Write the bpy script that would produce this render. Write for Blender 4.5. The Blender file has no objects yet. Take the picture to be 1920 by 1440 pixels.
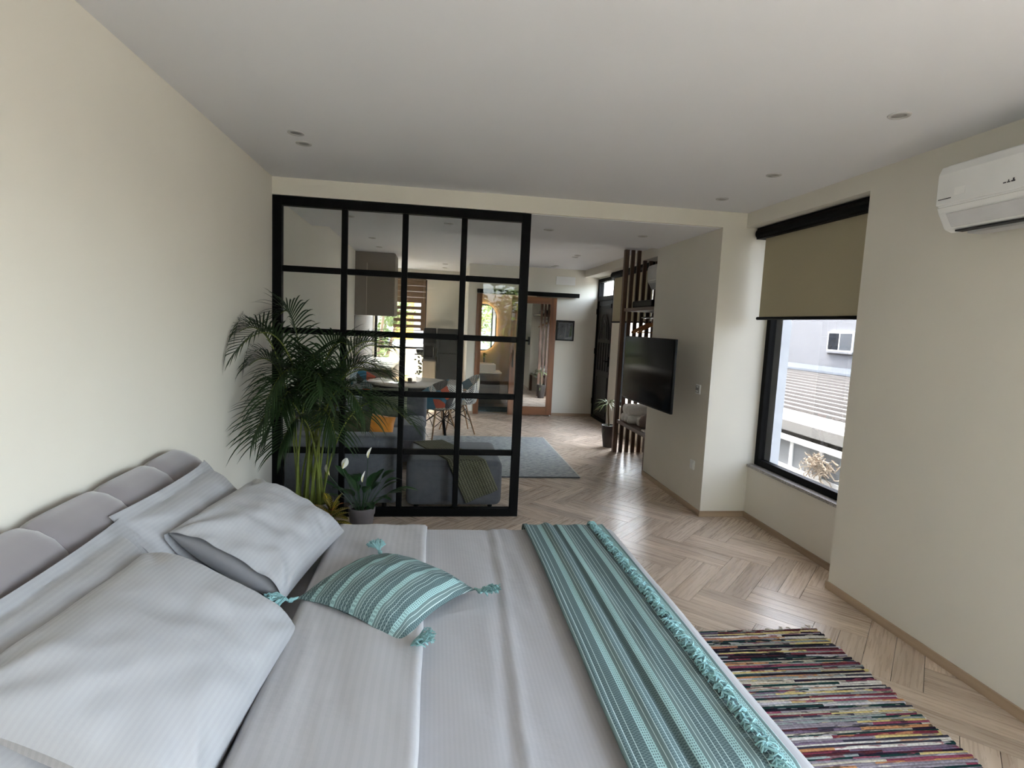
import bpy, bmesh, math, random
from mathutils import Vector, Matrix, noise, Euler
random.seed(7)
PI = math.pi
SC = bpy.context.scene
COL = SC.collection

# ------------------------------------------------------------------ camera
F_PX = 1059.3
YAW, PITCH, ROLL = 0.1404, 0.1045, 0.0458
CAM = Vector((1.2283, -4.5431, 1.6))
def cam_axes():
    cy, sy, cp, sp = math.cos(YAW), math.sin(YAW), math.cos(PITCH), math.sin(PITCH)
    f = Vector((sy*cp, cy*cp, -sp)); r0 = Vector((cy, -sy, 0)); u0 = r0.cross(f)
    c, s = math.cos(ROLL), math.sin(ROLL)
    return c*r0 + s*u0, -s*r0 + c*u0, f
CR, CU, CF = cam_axes()
cd = bpy.data.cameras.new('camera'); cam = bpy.data.objects.new('camera', cd); COL.objects.link(cam)
m = Matrix(((CR.x, CU.x, -CF.x, CAM.x), (CR.y, CU.y, -CF.y, CAM.y), (CR.z, CU.z, -CF.z, CAM.z), (0, 0, 0, 1)))
cam.matrix_world = m
cd.sensor_fit = 'HORIZONTAL'; cd.sensor_width = 36.0; cd.lens = 36.0*F_PX/1920.0
cd.clip_start = 0.05; cd.clip_end = 300
SC.camera = cam
def screen(p):
    d = Vector(p) - CAM; z = d.dot(CF)
    if z < 0.05: return None
    return 960 + F_PX*d.dot(CR)/z, 720 - F_PX*d.dot(CU)/z, z

# ------------------------------------------------------------------ world, sun, exposure
SC.view_settings.view_transform = 'Standard'
SC.view_settings.look = 'None'
SC.view_settings.gamma = 1.0
SC.view_settings.use_curve_mapping = False
SC.view_settings.exposure = 3.42
SC.cycles.use_denoising = True
SC.cycles.max_bounces = 12
SC.cycles.diffuse_bounces = 6
SC.cycles.transparent_max_bounces = 24
SC.cycles.sample_clamp_indirect = 6.0
SC.cycles.caustics_reflective = False
SC.cycles.caustics_refractive = False
W = bpy.data.worlds.new('world'); SC.world = W; W.use_nodes = True
wt = W.node_tree; wt.nodes.clear()
wo = wt.nodes.new('ShaderNodeOutputWorld'); wb = wt.nodes.new('ShaderNodeBackground')
ws = wt.nodes.new('ShaderNodeTexSky'); ws.sky_type = 'NISHITA'; ws.sun_disc = False
ws.sun_elevation = math.radians(52); ws.sun_rotation = math.radians(-13); ws.dust_density = 4.0; ws.air_density = 1.0; ws.ozone_density = 1.0
wh = wt.nodes.new('ShaderNodeHueSaturation'); wh.inputs['Saturation'].default_value = 0.42
wt.links.new(ws.outputs[0], wh.inputs['Color']); wt.links.new(wh.outputs[0], wb.inputs['Color'])
wt.links.new(wb.outputs[0], wo.inputs['Surface']); wb.inputs['Strength'].default_value = 0.62
sl = bpy.data.lights.new('sun', 'SUN'); sl.energy = 2.0; sl.angle = math.radians(1.0); sl.color = (1.0, 0.95, 0.86)
so = bpy.data.objects.new('sun', sl); COL.objects.link(so)
so.rotation_euler = Vector((0.14, -0.62, -0.77)).to_track_quat('-Z', 'Y').to_euler()
def portal(loc, rot, sx, sy):
    l = bpy.data.lights.new('window_daylight_guide', 'AREA'); l.shape = 'RECTANGLE'; l.size = sx; l.size_y = sy
    l.cycles.is_portal = True
    o = bpy.data.objects.new('window_daylight_guide', l); COL.objects.link(o); o.location = loc; o.rotation_euler = rot
portal((2.85, -6.02, 1.42), (PI/2, 0, 0), 1.6, 1.95)
portal((3.83, -4.7, 1.22), (0, PI/2, 0), 2.4, 2.4)
portal((4.10, -0.68, 1.30), (0, PI/2, 0), 1.7, 1.36)
portal((0.55, 7.05, 1.3), (-PI/2, 0, 0), 1.0, 2.3)
portal((4.16, 3.35, 1.30), (0, PI/2, 0), 1.7, 1.3)

# ------------------------------------------------------------------ key dimensions
H, HB = 2.615, 2.487
XA, XN, XC, YR, Y1, YF, XR = 3.795, 4.0, 3.586, -1.367, 1.384, 5.36, 4.10
YB, YK = -6.0, 7.1

# ------------------------------------------------------------------ materials
MATS = {}
def srgb(r, g, b):
    f = lambda c: (c/255/12.92) if c/255 <= 0.04045 else ((c/255+0.055)/1.055)**2.4
    return (f(r), f(g), f(b), 1)
class NT:
    def __init__(s, name):
        s.m = bpy.data.materials.new(name); s.m.use_nodes = True; s.t = s.m.node_tree
        s.p = s.t.nodes['Principled BSDF']; s.out = s.t.nodes['Material Output']
    def n(s, typ, **kw):
        x = s.t.nodes.new(typ)
        for k, v in kw.items():
            if k in x.inputs: x.inputs[k].default_value = v
            else: setattr(x, k, v)
        return x
    def l(s, a, b): s.t.links.new(a, b)
    def ramp(s, fac, stops, interp='LINEAR'):
        r = s.t.nodes.new('ShaderNodeValToRGB'); r.color_ramp.interpolation = interp
        e = r.color_ramp.elements
        while len(e) < len(stops): e.new(0.5)
        for el, (p, c) in zip(e, stops): el.position = p; el.color = c
        s.l(fac, r.inputs['Fac']); return r
    def math(s, op, a, b=None):
        x = s.t.nodes.new('ShaderNodeMath'); x.operation = op
        for i, v in enumerate((a, b)):
            if v is None: continue
            if isinstance(v, (int, float)): x.inputs[i].default_value = v
            else: s.l(v, x.inputs[i])
        return x.outputs[0]
    def bump(s, h, strength=0.3, dist=0.002):
        b = s.n('ShaderNodeBump'); b.inputs['Strength'].default_value = strength; b.inputs['Distance'].default_value = dist
        s.l(h, b.inputs['Height']); s.l(b.outputs[0], s.p.inputs['Normal'])
def mat(name, col, rough=0.6, metal=0.0, var=0.06, scale=8.0, bump=0.0, bscale=60.0, bdist=0.002, spec=0.5, emit=None, estr=0.0, sheen=0.0):
    if name in MATS: return MATS[name]
    k = NT(name); c = srgb(*col) if max(col) > 1.01 else (*col, 1)
    k.p.inputs['Roughness'].default_value = rough; k.p.inputs['Metallic'].default_value = metal
    k.p.inputs['Specular IOR Level'].default_value = spec
    if sheen: k.p.inputs['Sheen Weight'].default_value = sheen
    tc = k.n('ShaderNodeTexCoord')
    if var:
        nz = k.n('ShaderNodeTexNoise', Scale=scale, Detail=4.0); k.l(tc.outputs['Object'], nz.inputs['Vector'])
        lo = tuple(v*(1-var) for v in c[:3])+(1,); hi = tuple(min(1, v*(1+var)) for v in c[:3])+(1,)
        r = k.ramp(nz.outputs['Fac'], [(0.3, lo), (0.7, hi)]); k.l(r.outputs[0], k.p.inputs['Base Color'])
    else: k.p.inputs['Base Color'].default_value = c
    if bump:
        nb = k.n('ShaderNodeTexNoise', Scale=bscale, Detail=3.0); k.l(tc.outputs['Object'], nb.inputs['Vector'])
        k.bump(nb.outputs['Fac'], bump, bdist)
    if emit:
        k.p.inputs['Emission Color'].default_value = srgb(*emit); k.p.inputs['Emission Strength'].default_value = estr
    MATS[name] = k.m; return k.m
def glass(name, tint=(1, 1, 1), refl=1.0):
    if name in MATS: return MATS[name]
    k = NT(name); k.t.nodes.remove(k.p)
    tr = k.n('ShaderNodeBsdfTransparent'); tr.inputs['Color'].default_value = (*tint, 1)
    gl = k.n('ShaderNodeBsdfGlossy'); gl.inputs['Roughness'].default_value = 0.0
    fr = k.n('ShaderNodeFresnel'); ge = k.n('ShaderNodeNewGeometry')     # same reflectance on both faces of the thin pane
    k.l(k.math('SUBTRACT', 1.45, k.math('MULTIPLY', ge.outputs['Backfacing'], 1.45-1/1.45)), fr.inputs['IOR'])
    mx = k.n('ShaderNodeMixShader'); k.l(k.math('MULTIPLY', fr.outputs[0], refl), mx.inputs[0])
    k.l(tr.outputs[0], mx.inputs[1]); k.l(gl.outputs[0], mx.inputs[2]); k.l(mx.outputs[0], k.out.inputs['Surface'])
    MATS[name] = k.m; return k.m
def wood(name, c1, c2, rough=0.45, axis='UV', sc=1.0, randomise='object', spec=0.5):
    if name in MATS: return MATS[name]
    k = NT(name); tc = k.n('ShaderNodeTexCoord')
    src = tc.outputs['UV'] if axis == 'UV' else tc.outputs['Object']
    mp = k.n('ShaderNodeMapping'); k.l(src, mp.inputs['Vector'])
    if axis == 'UV' or axis == 'X': mp.inputs['Scale'].default_value = (0.8*sc, 15*sc, 15*sc)
    elif axis == 'Y': mp.inputs['Scale'].default_value = (15*sc, 0.8*sc, 15*sc)
    else: mp.inputs['Scale'].default_value = (15*sc, 15*sc, 0.8*sc)
    oi = k.n('ShaderNodeObjectInfo')
    if randomise == 'object': rnd = oi.outputs['Random']
    else:
        at = k.n('ShaderNodeAttribute'); at.attribute_name = 'rnd'; rnd = at.outputs['Fac']
    ad = k.n('ShaderNodeVectorMath'); ad.operation = 'ADD'
    cb = k.n('ShaderNodeCombineXYZ'); k.l(k.math('MULTIPLY', rnd, 37.0), cb.inputs[0]); k.l(k.math('MULTIPLY', rnd, 91.0), cb.inputs[1])
    k.l(mp.outputs[0], ad.inputs[0]); k.l(cb.outputs[0], ad.inputs[1])
    nz = k.n('ShaderNodeTexNoise', Scale=1.0, Detail=3.0, Roughness=0.42, Distortion=0.1); k.l(ad.outputs[0], nz.inputs['Vector'])
    nf = k.n('ShaderNodeTexNoise', Scale=5.0, Detail=3.0); k.l(ad.outputs[0], nf.inputs['Vector'])
    r = k.ramp(nz.outputs['Fac'], [(0.28, srgb(*c2)), (0.48, srgb(*[(a*0.6+b*0.4) for a, b in zip(c1, c2)])), (0.68, srgb(*c1))])
    mf = k.n('ShaderNodeVectorMath'); mf.operation = 'MULTIPLY'; k.l(ad.outputs[0], mf.inputs[0]); mf.inputs[1].default_value = (3.0, 7.0, 7.0)
    ng = k.n('ShaderNodeTexNoise', Scale=1.0, Detail=2.0); k.l(mf.outputs[0], ng.inputs['Vector'])
    hv = k.n('ShaderNodeHueSaturation'); k.l(r.outputs[0], hv.inputs['Color'])
    k.l(k.math('ADD', k.math('ADD', k.math('MULTIPLY', rnd, 0.28), k.math('MULTIPLY', ng.outputs['Fac'], 0.10)), 0.81), hv.inputs['Value'])
    k.l(hv.outputs[0], k.p.inputs['Base Color'])
    k.l(k.math('ADD', k.math('MULTIPLY', nf.outputs['Fac'], 0.18), rough-0.09), k.p.inputs['Roughness'])
    k.p.inputs['Specular IOR Level'].default_value = spec
    k.bump(nz.outputs['Fac'], 0.06, 0.001)
    MATS[name] = k.m; return k.m

PAINT = mat('cream_wall_paint', (221, 217, 206), 0.85, var=0.015, scale=2.0, bump=0.12, bscale=220, bdist=0.0015, spec=0.25)
CEILP = mat('ceiling_white_paint', (222, 223, 226), 0.9, var=0.01, scale=1.5, spec=0.2)
FLOORW = wood('floor_oak', (206, 188, 170), (174, 154, 135), 0.28)
FLOORS = wood('floor_oak_joined', (206, 188, 170), (174, 154, 135), 0.28, randomise='attr')
SKIRT = wood('skirting_oak', (176, 154, 130), (142, 120, 98), 0.5, axis='Y')
SKIRTX = wood('skirting_oak_x', (176, 154, 130), (142, 120, 98), 0.5, axis='X')
BLACKM = mat('black_powder_metal', (4, 4, 4), 0.55, var=0.1, scale=30, spec=0.12)
BLACKP = mat('black_satin', (5, 5, 5), 0.45, var=0.05, spec=0.18)
PANE = glass('clear_pane', (0.97, 0.98, 0.975), 0.6)
WGLASS = glass('window_glass', (0.46, 0.465, 0.47))
CLEARW = glass('clear_window_glass', (0.9, 0.92, 0.92))
WALNUT = wood('walnut_slat', (92, 66, 50), (58, 40, 30), 0.5, axis='Z')
WALNUTY = wood('walnut_shelf', (92, 66, 50), (58, 40, 30), 0.5, axis='Y')
TEAKZ = wood('teak_stile', (132, 84, 48), (84, 48, 26), 0.45, axis='Z')
TEAKX = wood('teak_rail', (132, 84, 48), (84, 48, 26), 0.45, axis='X')
WHITEP = mat('white_plastic', (232, 233, 232), 0.4, var=0.02)
CHROME = mat('chrome', (200, 200, 205), 0.15, metal=1.0, var=0.0)
MIRROR = mat('mirror_silver', (235, 238, 238), 0.02, metal=1.0, var=0.0)
DARKG = mat('dark_grey_gap', (40, 40, 42), 0.7)

# ------------------------------------------------------------------ mesh helpers
OFF = {}
class MB:
    def __init__(s): s.v = []; s.f = []; s.uv = None
    def add(s, vs, fs):
        b = len(s.v); s.v += [tuple(x) for x in vs]; s.f += [tuple(i+b for i in f) for f in fs]; return s
    def box(s, a, b, M=None):
        x0, y0, z0 = a; x1, y1, z1 = b
        vs = [Vector(p) for p in ((x0,y0,z0),(x1,y0,z0),(x1,y1,z0),(x0,y1,z0),(x0,y0,z1),(x1,y0,z1),(x1,y1,z1),(x0,y1,z1))]
        if M: vs = [M @ p for p in vs]
        return s.add(vs, [(0,3,2,1),(4,5,6,7),(0,1,5,4),(1,2,6,5),(2,3,7,6),(3,0,4,7)])
    def rbox(s, a, b, r=0.02, seg=3, M=None):
        bm = bmesh.new()
        x0, y0, z0 = a; x1, y1, z1 = b
        bmesh.ops.create_cube(bm, size=1)
        for v in bm.verts: v.co = Vector((x0+(v.co.x+.5)*(x1-x0), y0+(v.co.y+.5)*(y1-y0), z0+(v.co.z+.5)*(z1-z0)))
        bmesh.ops.bevel(bm, geom=list(bm.edges), offset=r, segments=seg, affect='EDGES', profile=0.5)
        bm.verts.index_update()
        vs = [(M @ v.co) if M else v.co.copy() for v in bm.verts]; fs = [tuple(v.index for v in f.verts) for f in bm.faces]
        bm.free(); return s.add(vs, fs)
    def tube(s, pts, rads, n=8, cap=True):
        pts = [Vector(p) for p in pts]
        if not hasattr(rads, '__len__'): rads = [rads]*len(pts)
        b = len(s.v); up = None
        for i, p in enumerate(pts):
            t = (pts[min(i+1, len(pts)-1)] - pts[max(i-1, 0)]).normalized()
            if up is None: up = t.orthogonal().normalized()
            up = (up - t*up.dot(t))
            up = up.normalized() if up.length > 1e-6 else t.orthogonal().normalized()
            w = t.cross(up)
            for k in range(n):
                a = 2*PI*k/n; s.v.append(tuple(p + (up*math.cos(a)+w*math.sin(a))*rads[i]))
        for i in range(len(pts)-1):
            for k in range(n):
                s.f.append((b+i*n+k, b+i*n+(k+1)%n, b+(i+1)*n+(k+1)%n, b+(i+1)*n+k))
        if cap:
            s.f.append(tuple(b+k for k in range(n))[::-1]); s.f.append(tuple(b+(len(pts)-1)*n+k for k in range(n)))
        return s
    def lathe(s, prof, n=24, c=(0,0,0), cap=True):
        b = len(s.v)
        for (r, z) in prof:
            for k in range(n):
                a = 2*PI*k/n; s.v.append((c[0]+r*math.cos(a), c[1]+r*math.sin(a), c[2]+z))
        for i in range(len(prof)-1):
            for k in range(n): s.f.append((b+i*n+k, b+i*n+(k+1)%n, b+(i+1)*n+(k+1)%n, b+(i+1)*n+k))
        if cap:
            s.f.append(tuple(b+k for k in range(n))[::-1]); s.f.append(tuple(b+(len(prof)-1)*n+k for k in range(n)))
        return s
    def prism(s, poly, axis, a, b_):   # poly: 2D points in the other two axes
        n = len(poly); ix = 'xyz'.index(axis); ot = [i for i in range(3) if i != ix]
        vs = []
        for t in (a, b_):
            for p in poly:
                q = [0, 0, 0]; q[ix] = t; q[ot[0]] = p[0]; q[ot[1]] = p[1]; vs.append(q)
        fs = [tuple(range(n))[::-1], tuple(range(n, 2*n))]
        for k in range(n): fs.append((k, (k+1)%n, n+(k+1)%n, n+k))
        return s.add(vs, fs)
    def grid(s, fn, nu, nv):
        b = len(s.v)
        for j in range(nv+1):
            for i in range(nu+1): s.v.append(tuple(fn(i/nu, j/nv)))
        for j in range(nv):
            for i in range(nu):
                a = b+j*(nu+1)+i; s.f.append((a, a+1, a+nu+2, a+nu+1))
        return s
    def build(s, name, mtl, parent=None, smooth=False, world=True, solid=None, bevel=None, recalc=True):
        off = OFF.get(parent.name, Vector((0,0,0))) if parent else Vector((0,0,0))
        if not world: off = Vector((0,0,0))
        me = bpy.data.meshes.new(name); me.from_pydata([tuple(Vector(v)-off) for v in s.v], [], s.f)
        if recalc: bm = bmesh.new(); bm.from_mesh(me); bmesh.ops.recalc_face_normals(bm, faces=bm.faces); bm.to_mesh(me); bm.free()
        if mtl: me.materials.append(mtl)
        if smooth:
            for p in me.polygons: p.use_smooth = True
        o = bpy.data.objects.new(name, me); COL.objects.link(o)
        if parent: o.parent = parent
        OFF[o.name] = off
        if solid:
            md = o.modifiers.new('thickness', 'SOLIDIFY'); md.thickness = solid; md.offset = -1
        if bevel:
            md = o.modifiers.new('bevel', 'BEVEL'); md.width = bevel; md.segments = 2; md.limit_method = 'ANGLE'
        if smooth and hasattr(me, 'set_sharp_from_angle'): me.set_sharp_from_angle(angle=math.radians(50))
        return o
def tag(o, label=None, cat=None, group=None, kind=None):
    if label: o['label'] = label
    if cat: o['category'] = cat
    if group: o['group'] = group
    if kind: o['kind'] = kind
    return o
def thing(name, label, cat, loc=(0,0,0), rot=0, group=None):
    o = bpy.data.objects.new(name, None); COL.objects.link(o); o.location = loc
    o.rotation_euler = (0, 0, rot) if not hasattr(rot, '__len__') else rot
    o.empty_display_size = 0.05
    OFF[o.name] = Vector(loc); return tag(o, label, cat, group)
def struct(name, mb, mtl, label, cat, **kw):
    return tag(mb.build(name, mtl, **kw), label, cat, None, 'structure')
def copy_tree(o, parent=None):
    c = o.copy(); COL.objects.link(c); c.parent = parent
    for ch in list(o.children): copy_tree(ch, c)
    return c
def V(*a): return Vector(a)
def nz(p, s=1.0): return noise.noise(Vector(p)*s)
def apply_mods(o):
    dg = bpy.context.evaluated_depsgraph_get(); me = bpy.data.meshes.new_from_object(o.evaluated_get(dg)); o.modifiers.clear(); o.data = me

# ------------------------------------------------------------------ room shell
HL = 2.498
mb = MB().box((-0.15, YB-0.15, 0), (0, YK+0.15, 2.75)); struct('wall_left', mb, PAINT, 'long cream plaster wall behind the bed headboard', 'wall')
mb = MB().box((-0.15, YB-0.15, H), (4.3, YK+0.15, 2.78)); struct('ceiling', mb, CEILP, 'smooth white ceiling over bedroom and living area', 'ceiling')
mb = MB()
mb.box((XA, YB-0.15, 0), (4.25, -5.9, H)); mb.box((XA, -3.5, 0), (4.25, YR, H)); mb.box((XA, -5.9, 2.45), (4.25, -3.5, H)); mb.box((XA, YR, HL), (4.25, 0, H)); mb.box((XN, YR, 0), (4.25, 0, 0.455))
mb.box((XC, 0, 0), (4.25, Y1, H))
mb.box((XR, Y1, 0), (4.25, 2.75, H)); mb.box((XR, 2.75, 0), (4.25, 4.05, 0.42)); mb.box((XR, 2.75, 2.42), (4.25, 4.05, H)); mb.box((XR, 4.05, 0), (4.25, 4.44, H)); mb.box((XR, 4.44, 2.47), (4.25, 5.37, H))
mb.box((XR, 5.37, 0), (4.25, 5.6, H))
struct('wall_right', mb, PAINT, 'cream wall on the right with window recess and column', 'wall')
mb = MB().box((0, 0, HB), (XC, Y1, H)); struct('trim_1', mb, PAINT, 'wide cream ceiling beam above the black glass partition', 'beam')
# the underside of the beam is ceiling white
mb = MB().box((0.001, 0.03, HB-0.004), (XC-0.001, Y1-0.001, HB)); struct('trim_2', mb, CEILP, 'white painted underside of the wide ceiling beam', 'soffit')
mb = MB().box((3.85, Y1, 2.494), (XR, YF, H)); struct('trim_3', mb, PAINT, 'narrow boxed beam above closet and entrance door', 'beam')
mb = MB()
mb.box((1.80, YF, 0), (1.97, YF+0.14, H)); mb.box((1.97, YF, 2.12), (3.0, YF+0.14, H)); mb.box((3.0, YF, 0), (XR, YF+0.14, H))
struct('wall_far', mb, PAINT, 'cream far wall carrying the sliding bathroom door', 'wall')
mb = MB().box((1.80, YF+0.14, 0), (1.92, YK, H)); struct('wall_kitchen', mb, PAINT, 'cream side wall between kitchen and bathroom', 'wall')
mb = MB()
mb.box((-0.15, YK, 0), (0.04, YK+0.15, H)); mb.box((0.04, YK, 2.42), (1.06, YK+0.15, H)); mb.box((1.06, YK, 0), (1.92, YK+0.15, H))
struct('wall_kitchen_back', mb, PAINT, 'cream kitchen end wall around the tall window', 'wall')
mb = MB()
WX0, WX1, WZ0, WZ1 = 2.05, 3.65, 0.45, 2.40
mb.box((-0.15, YB-0.15, 0), (WX0, YB, H)); mb.box((WX1, YB-0.15, 0), (XA, YB, H)); mb.box((WX0, YB-0.15, WZ1), (WX1, YB, H)); mb.box((WX0, YB-0.15, 0), (WX1, YB, WZ0))
struct('wall_back', mb, PAINT, 'cream wall behind the photographer around the garden window', 'wall')
# bathroom shell
TAUPE = mat('taupe_microcement', (136, 122, 106), 0.75, var=0.06, scale=3)
mb = MB(); mb.box((1.92, 6.62, 0), (3.6, 6.74, H)); mb.box((3.5, YF+0.14, 0), (3.6, 6.62, H)); struct('wall_bathroom', mb, TAUPE, 'taupe plaster bathroom wall behind the lit mirror', 'wall')
mb = MB(); mb.box((1.921, YF+0.14, 2.4), (3.5, 6.62, 2.46)); struct('ceiling_bathroom', mb, CEILP, 'low white bathroom ceiling', 'ceiling')
# skirting boards
bh, bt = 0.05, 0.012
def skirt(name, a, b, axis, label):
    struct(name, MB().box(a, b), SKIRT if axis == 'Y' else SKIRTX, label, 'skirting', bevel=0.002)
skirt('baseboard_right', (XA-bt, -3.5, 0), (XA, YR+bt, bh), 'Y', 'oak skirting along the wall under the air conditioner')
skirt('baseboard_recess', (XN-bt, YR, 0), (XN, -bt, bh), 'Y', 'oak skirting under the window sill')
skirt('baseboard_column', (XC-bt, -bt, 0), (XN, 0, bh), 'X', 'short oak skirting on the front of the column')
skirt('baseboard_television', (XC-bt, 0, 0), (XC, Y1, bh), 'Y', 'oak skirting below the wall mounted television')
skirt('baseboard_left', (0, YB, 0), (bt, 4.4, bh), 'Y', 'oak skirting along the left wall behind the plants')
skirt('baseboard_far', (3.37, YF-bt, 0), (XR, YF, bh), 'X', 'oak skirting on the far wall under the small picture')
skirt('baseboard_kitchen', (1.80, YF-bt, 0), (1.93, YF, bh), 'X', 'tiny oak skirting left of the bathroom door jamb')

# ------------------------------------------------------------------ floor: double herringbone planks
Wb, Lp, wp = 0.254, 0.635, 0.127
nn = Lp/Wb
A0, B0 = 2.395, 1.556       # a along v=(1,-1)/sqrt2, b along u=(1,1)/sqrt2
s2 = math.sqrt(0.5)
def ab2xy(a, b): return (a+b)*s2, (b-a)*s2
X0, X1, FY0, FY1 = 0.0, 4.12, YB, YK
def clip(poly):
    for ax, lim, sg in ((0, X0, 1), (0, X1, -1), (1, FY0, 1), (1, FY1, -1)):
        out = []
        for i in range(len(poly)):
            p, q = poly[i], poly[(i+1) % len(poly)]
            ip, iq = sg*(p[ax]-lim) >= 0, sg*(q[ax]-lim) >= 0
            if ip: out.append(p)
            if ip != iq:
                t = (lim-p[ax])/(q[ax]-p[ax]); out.append((p[0]+t*(q[0]-p[0]), p[1]+t*(q[1]-p[1])))
        poly = out
        if len(poly) < 3: return []
    return poly
planks = []
g = 0.0011
for mI in range(-40, 41):
    for kI in range(-90, 91):
        a = A0 + Wb*(kI + mI*(nn+1)); b = B0 + Wb*(kI + mI*(1-nn))
        cx, cy = ab2xy(a, b)
        if not (-1.5 < cx < 6 and -8 < cy < 9): continue
        for (pa, pb, la, lb, ax) in ((a, b, Lp, wp, 0), (a, b+wp, Lp, wp, 0), (a+Lp, b+Wb-Lp, wp, Lp, 1), (a+Lp+wp, b+Wb-Lp, wp, Lp, 1)):
            q = [ab2xy(*t) for t in ((pa+g, pb+g), (pa+la-g, pb+g), (pa+la-g, pb+lb-g), (pa+g, pb+lb-g))]
            c = clip(q)
            if not c: continue
            area = abs(sum(c[i][0]*c[(i+1)%len(c)][1]-c[(i+1)%len(c)][0]*c[i][1] for i in range(len(c))))/2
            if area < 0.0008: continue
            planks.append((pa, pb, la, lb, ax, c))
def plank_score(c):
    x = sum(p[0] for p in c)/len(c); y = sum(p[1] for p in c)/len(c)
    s = screen((x, y, 0))
    if not s or not (-60 < s[0] < 1980 and -60 < s[1] < 1500): return 0
    if x < 2.2 and y < -0.95: return 0            # under and behind the bed
    if x < 2.7 and y < -2.2: return 0
    if x > XA and y < YR or x > XC and -0.0 < y < Y1 or x > XN and y < 0: return 0
    pr = [screen((p[0], p[1], 0)) for p in c]
    if any(q is None for q in pr): return 0
    return abs(sum(pr[i][0]*pr[(i+1)%len(pr)][1]-pr[(i+1)%len(pr)][0]*pr[i][1] for i in range(len(pr))))/2
planks.sort(key=lambda p: -plank_score(p[5]))
fl = struct('floor', MB().box((-0.15, YB-0.15, -0.12), (4.25, YK+0.15, -0.006)), DARKG, 'pale oak floor laid in double herringbone pattern', 'floor')
def plank_mesh(name, items, mtl, local=None):
    vs, fs, uv, rn = [], [], [], []
    for (pa, pb, la, lb, ax, c) in items:
        b = len(vs); n = len(c); r = random.random()
        ctr = local or (0, 0)
        for z in (0.0, -0.006):
            for p in c: vs.append((p[0]-ctr[0], p[1]-ctr[1], z))
        fa = [tuple(range(b, b+n))] + [(b+k, b+n+k, b+n+(k+1)%n, b+(k+1)%n) for k in range(n)]
        for f in fa:
            fs.append(f); rn.append(r)
            for vi in f:
                p = c[(vi-b) % n]; A = (p[0]-p[1])*s2 - pa; B = (p[0]+p[1])*s2 - pb
                uv.append((A, B) if ax == 0 else (B, A))
    me = bpy.data.meshes.new(name); me.from_pydata(vs, [], fs); me.materials.append(mtl)
    ul = me.uv_layers.new(name='uv')
    for i, t in enumerate(uv): ul.data[i].uv = t
    at = me.attributes.new('rnd', 'FLOAT', 'FACE')
    for i, t in enumerate(rn): at.data[i].value = t
    return me
shared = {}
for it in planks[:300]:
    pa, pb, la, lb, ax, c = it
    x = sum(p[0] for p in c)/len(c); y = sum(p[1] for p in c)/len(c)
    full = len(c) == 4 and abs(abs(sum(c[i][0]*c[(i+1)%4][1]-c[(i+1)%4][0]*c[i][1] for i in range(4)))/2 - (Lp-2*g)*(wp-2*g)) < 1e-5
    if full and ax in shared: me = shared[ax]
    else:
        me = plank_mesh('plank', [it], FLOORW, (x, y))
        if full: shared[ax] = me
    o = bpy.data.objects.new('plank', me); COL.objects.link(o); o.parent = fl; o.location = (x, y, 0)
me = plank_mesh('far_planks', planks[300:], FLOORS); o = bpy.data.objects.new('far_planks', me); COL.objects.link(o); o.parent = fl; o['kind'] = 'stuff'
mb = MB().box((1.93, YF+0.02, -0.004), (3.5, 6.62, 0.003)); struct('floor_bathroom', mb, mat('bathroom_floor', (150, 142, 134), 0.5, var=0.1), 'grey bathroom floor beyond the doorway', 'floor')

# ------------------------------------------------------------------ windows and doors
def frame_rect(parent, name, axis, pos, t, a0, a1, z0, z1, wdt, mtl):
    """four members of a rectangular frame in the plane axis=pos"""
    def bx(u0, u1, w0, w1):
        m_ = MB()
        if axis == 'x': m_.box((pos-t/2, u0, w0), (pos+t/2, u1, w1))
        else: m_.box((u0, pos-t/2, w0), (u1, pos+t/2, w1))
        return m_
    for u0, u1, w0, w1 in ((a0, a0+wdt, z0, z1), (a1-wdt, a1, z0, z1), (a0+wdt, a1-wdt, z0, z0+wdt), (a0+wdt, a1-wdt, z1-wdt, z1)):
        bx(u0, u1, w0, w1).build(name, mtl, parent, bevel=0.003)
GRANITE = None
k = NT('grey_speckled_granite'); tc = k.n('ShaderNodeTexCoord'); vo = k.n('ShaderNodeTexNoise', Scale=260.0, Detail=2.0); k.l(tc.outputs['Object'], vo.inputs['Vector'])
r_ = k.ramp(vo.outputs['Fac'], [(0.38, srgb(60, 58, 58)), (0.5, srgb(150, 146, 142)), (0.6, srgb(200, 196, 190))]); k.l(r_.outputs[0], k.p.inputs['Base Color']); k.p.inputs['Roughness'].default_value = 0.3
GRANITE = k.m
w1 = thing('window_1', 'tall black framed window with half lowered olive blind beside the column', 'window', (4.07, -0.68, 0.46)); w1['kind'] = 'structure'
frame_rect(w1, 'frame_member', 'x', 4.085, 0.06, YR-0.0, -0.0, 0.478, HL, 0.055, BLACKM)
MB().box((4.083, YR+0.05, 0.53), (4.089, -0.05, HL-0.05)).build('pane', WGLASS, w1)
sl_ = MB().box((XN-0.012, YR, 0.455), (4.25, 0, 0.478)).build('sill', GRANITE, w1); 
# outer shutter guide seen through the glass
MB().box((4.14, -0.10, 0.48), (4.22, -0.0, HL)).build('outer_guide', mat('outer_guide_white', (225, 228, 232), 0.5), w1)
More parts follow.
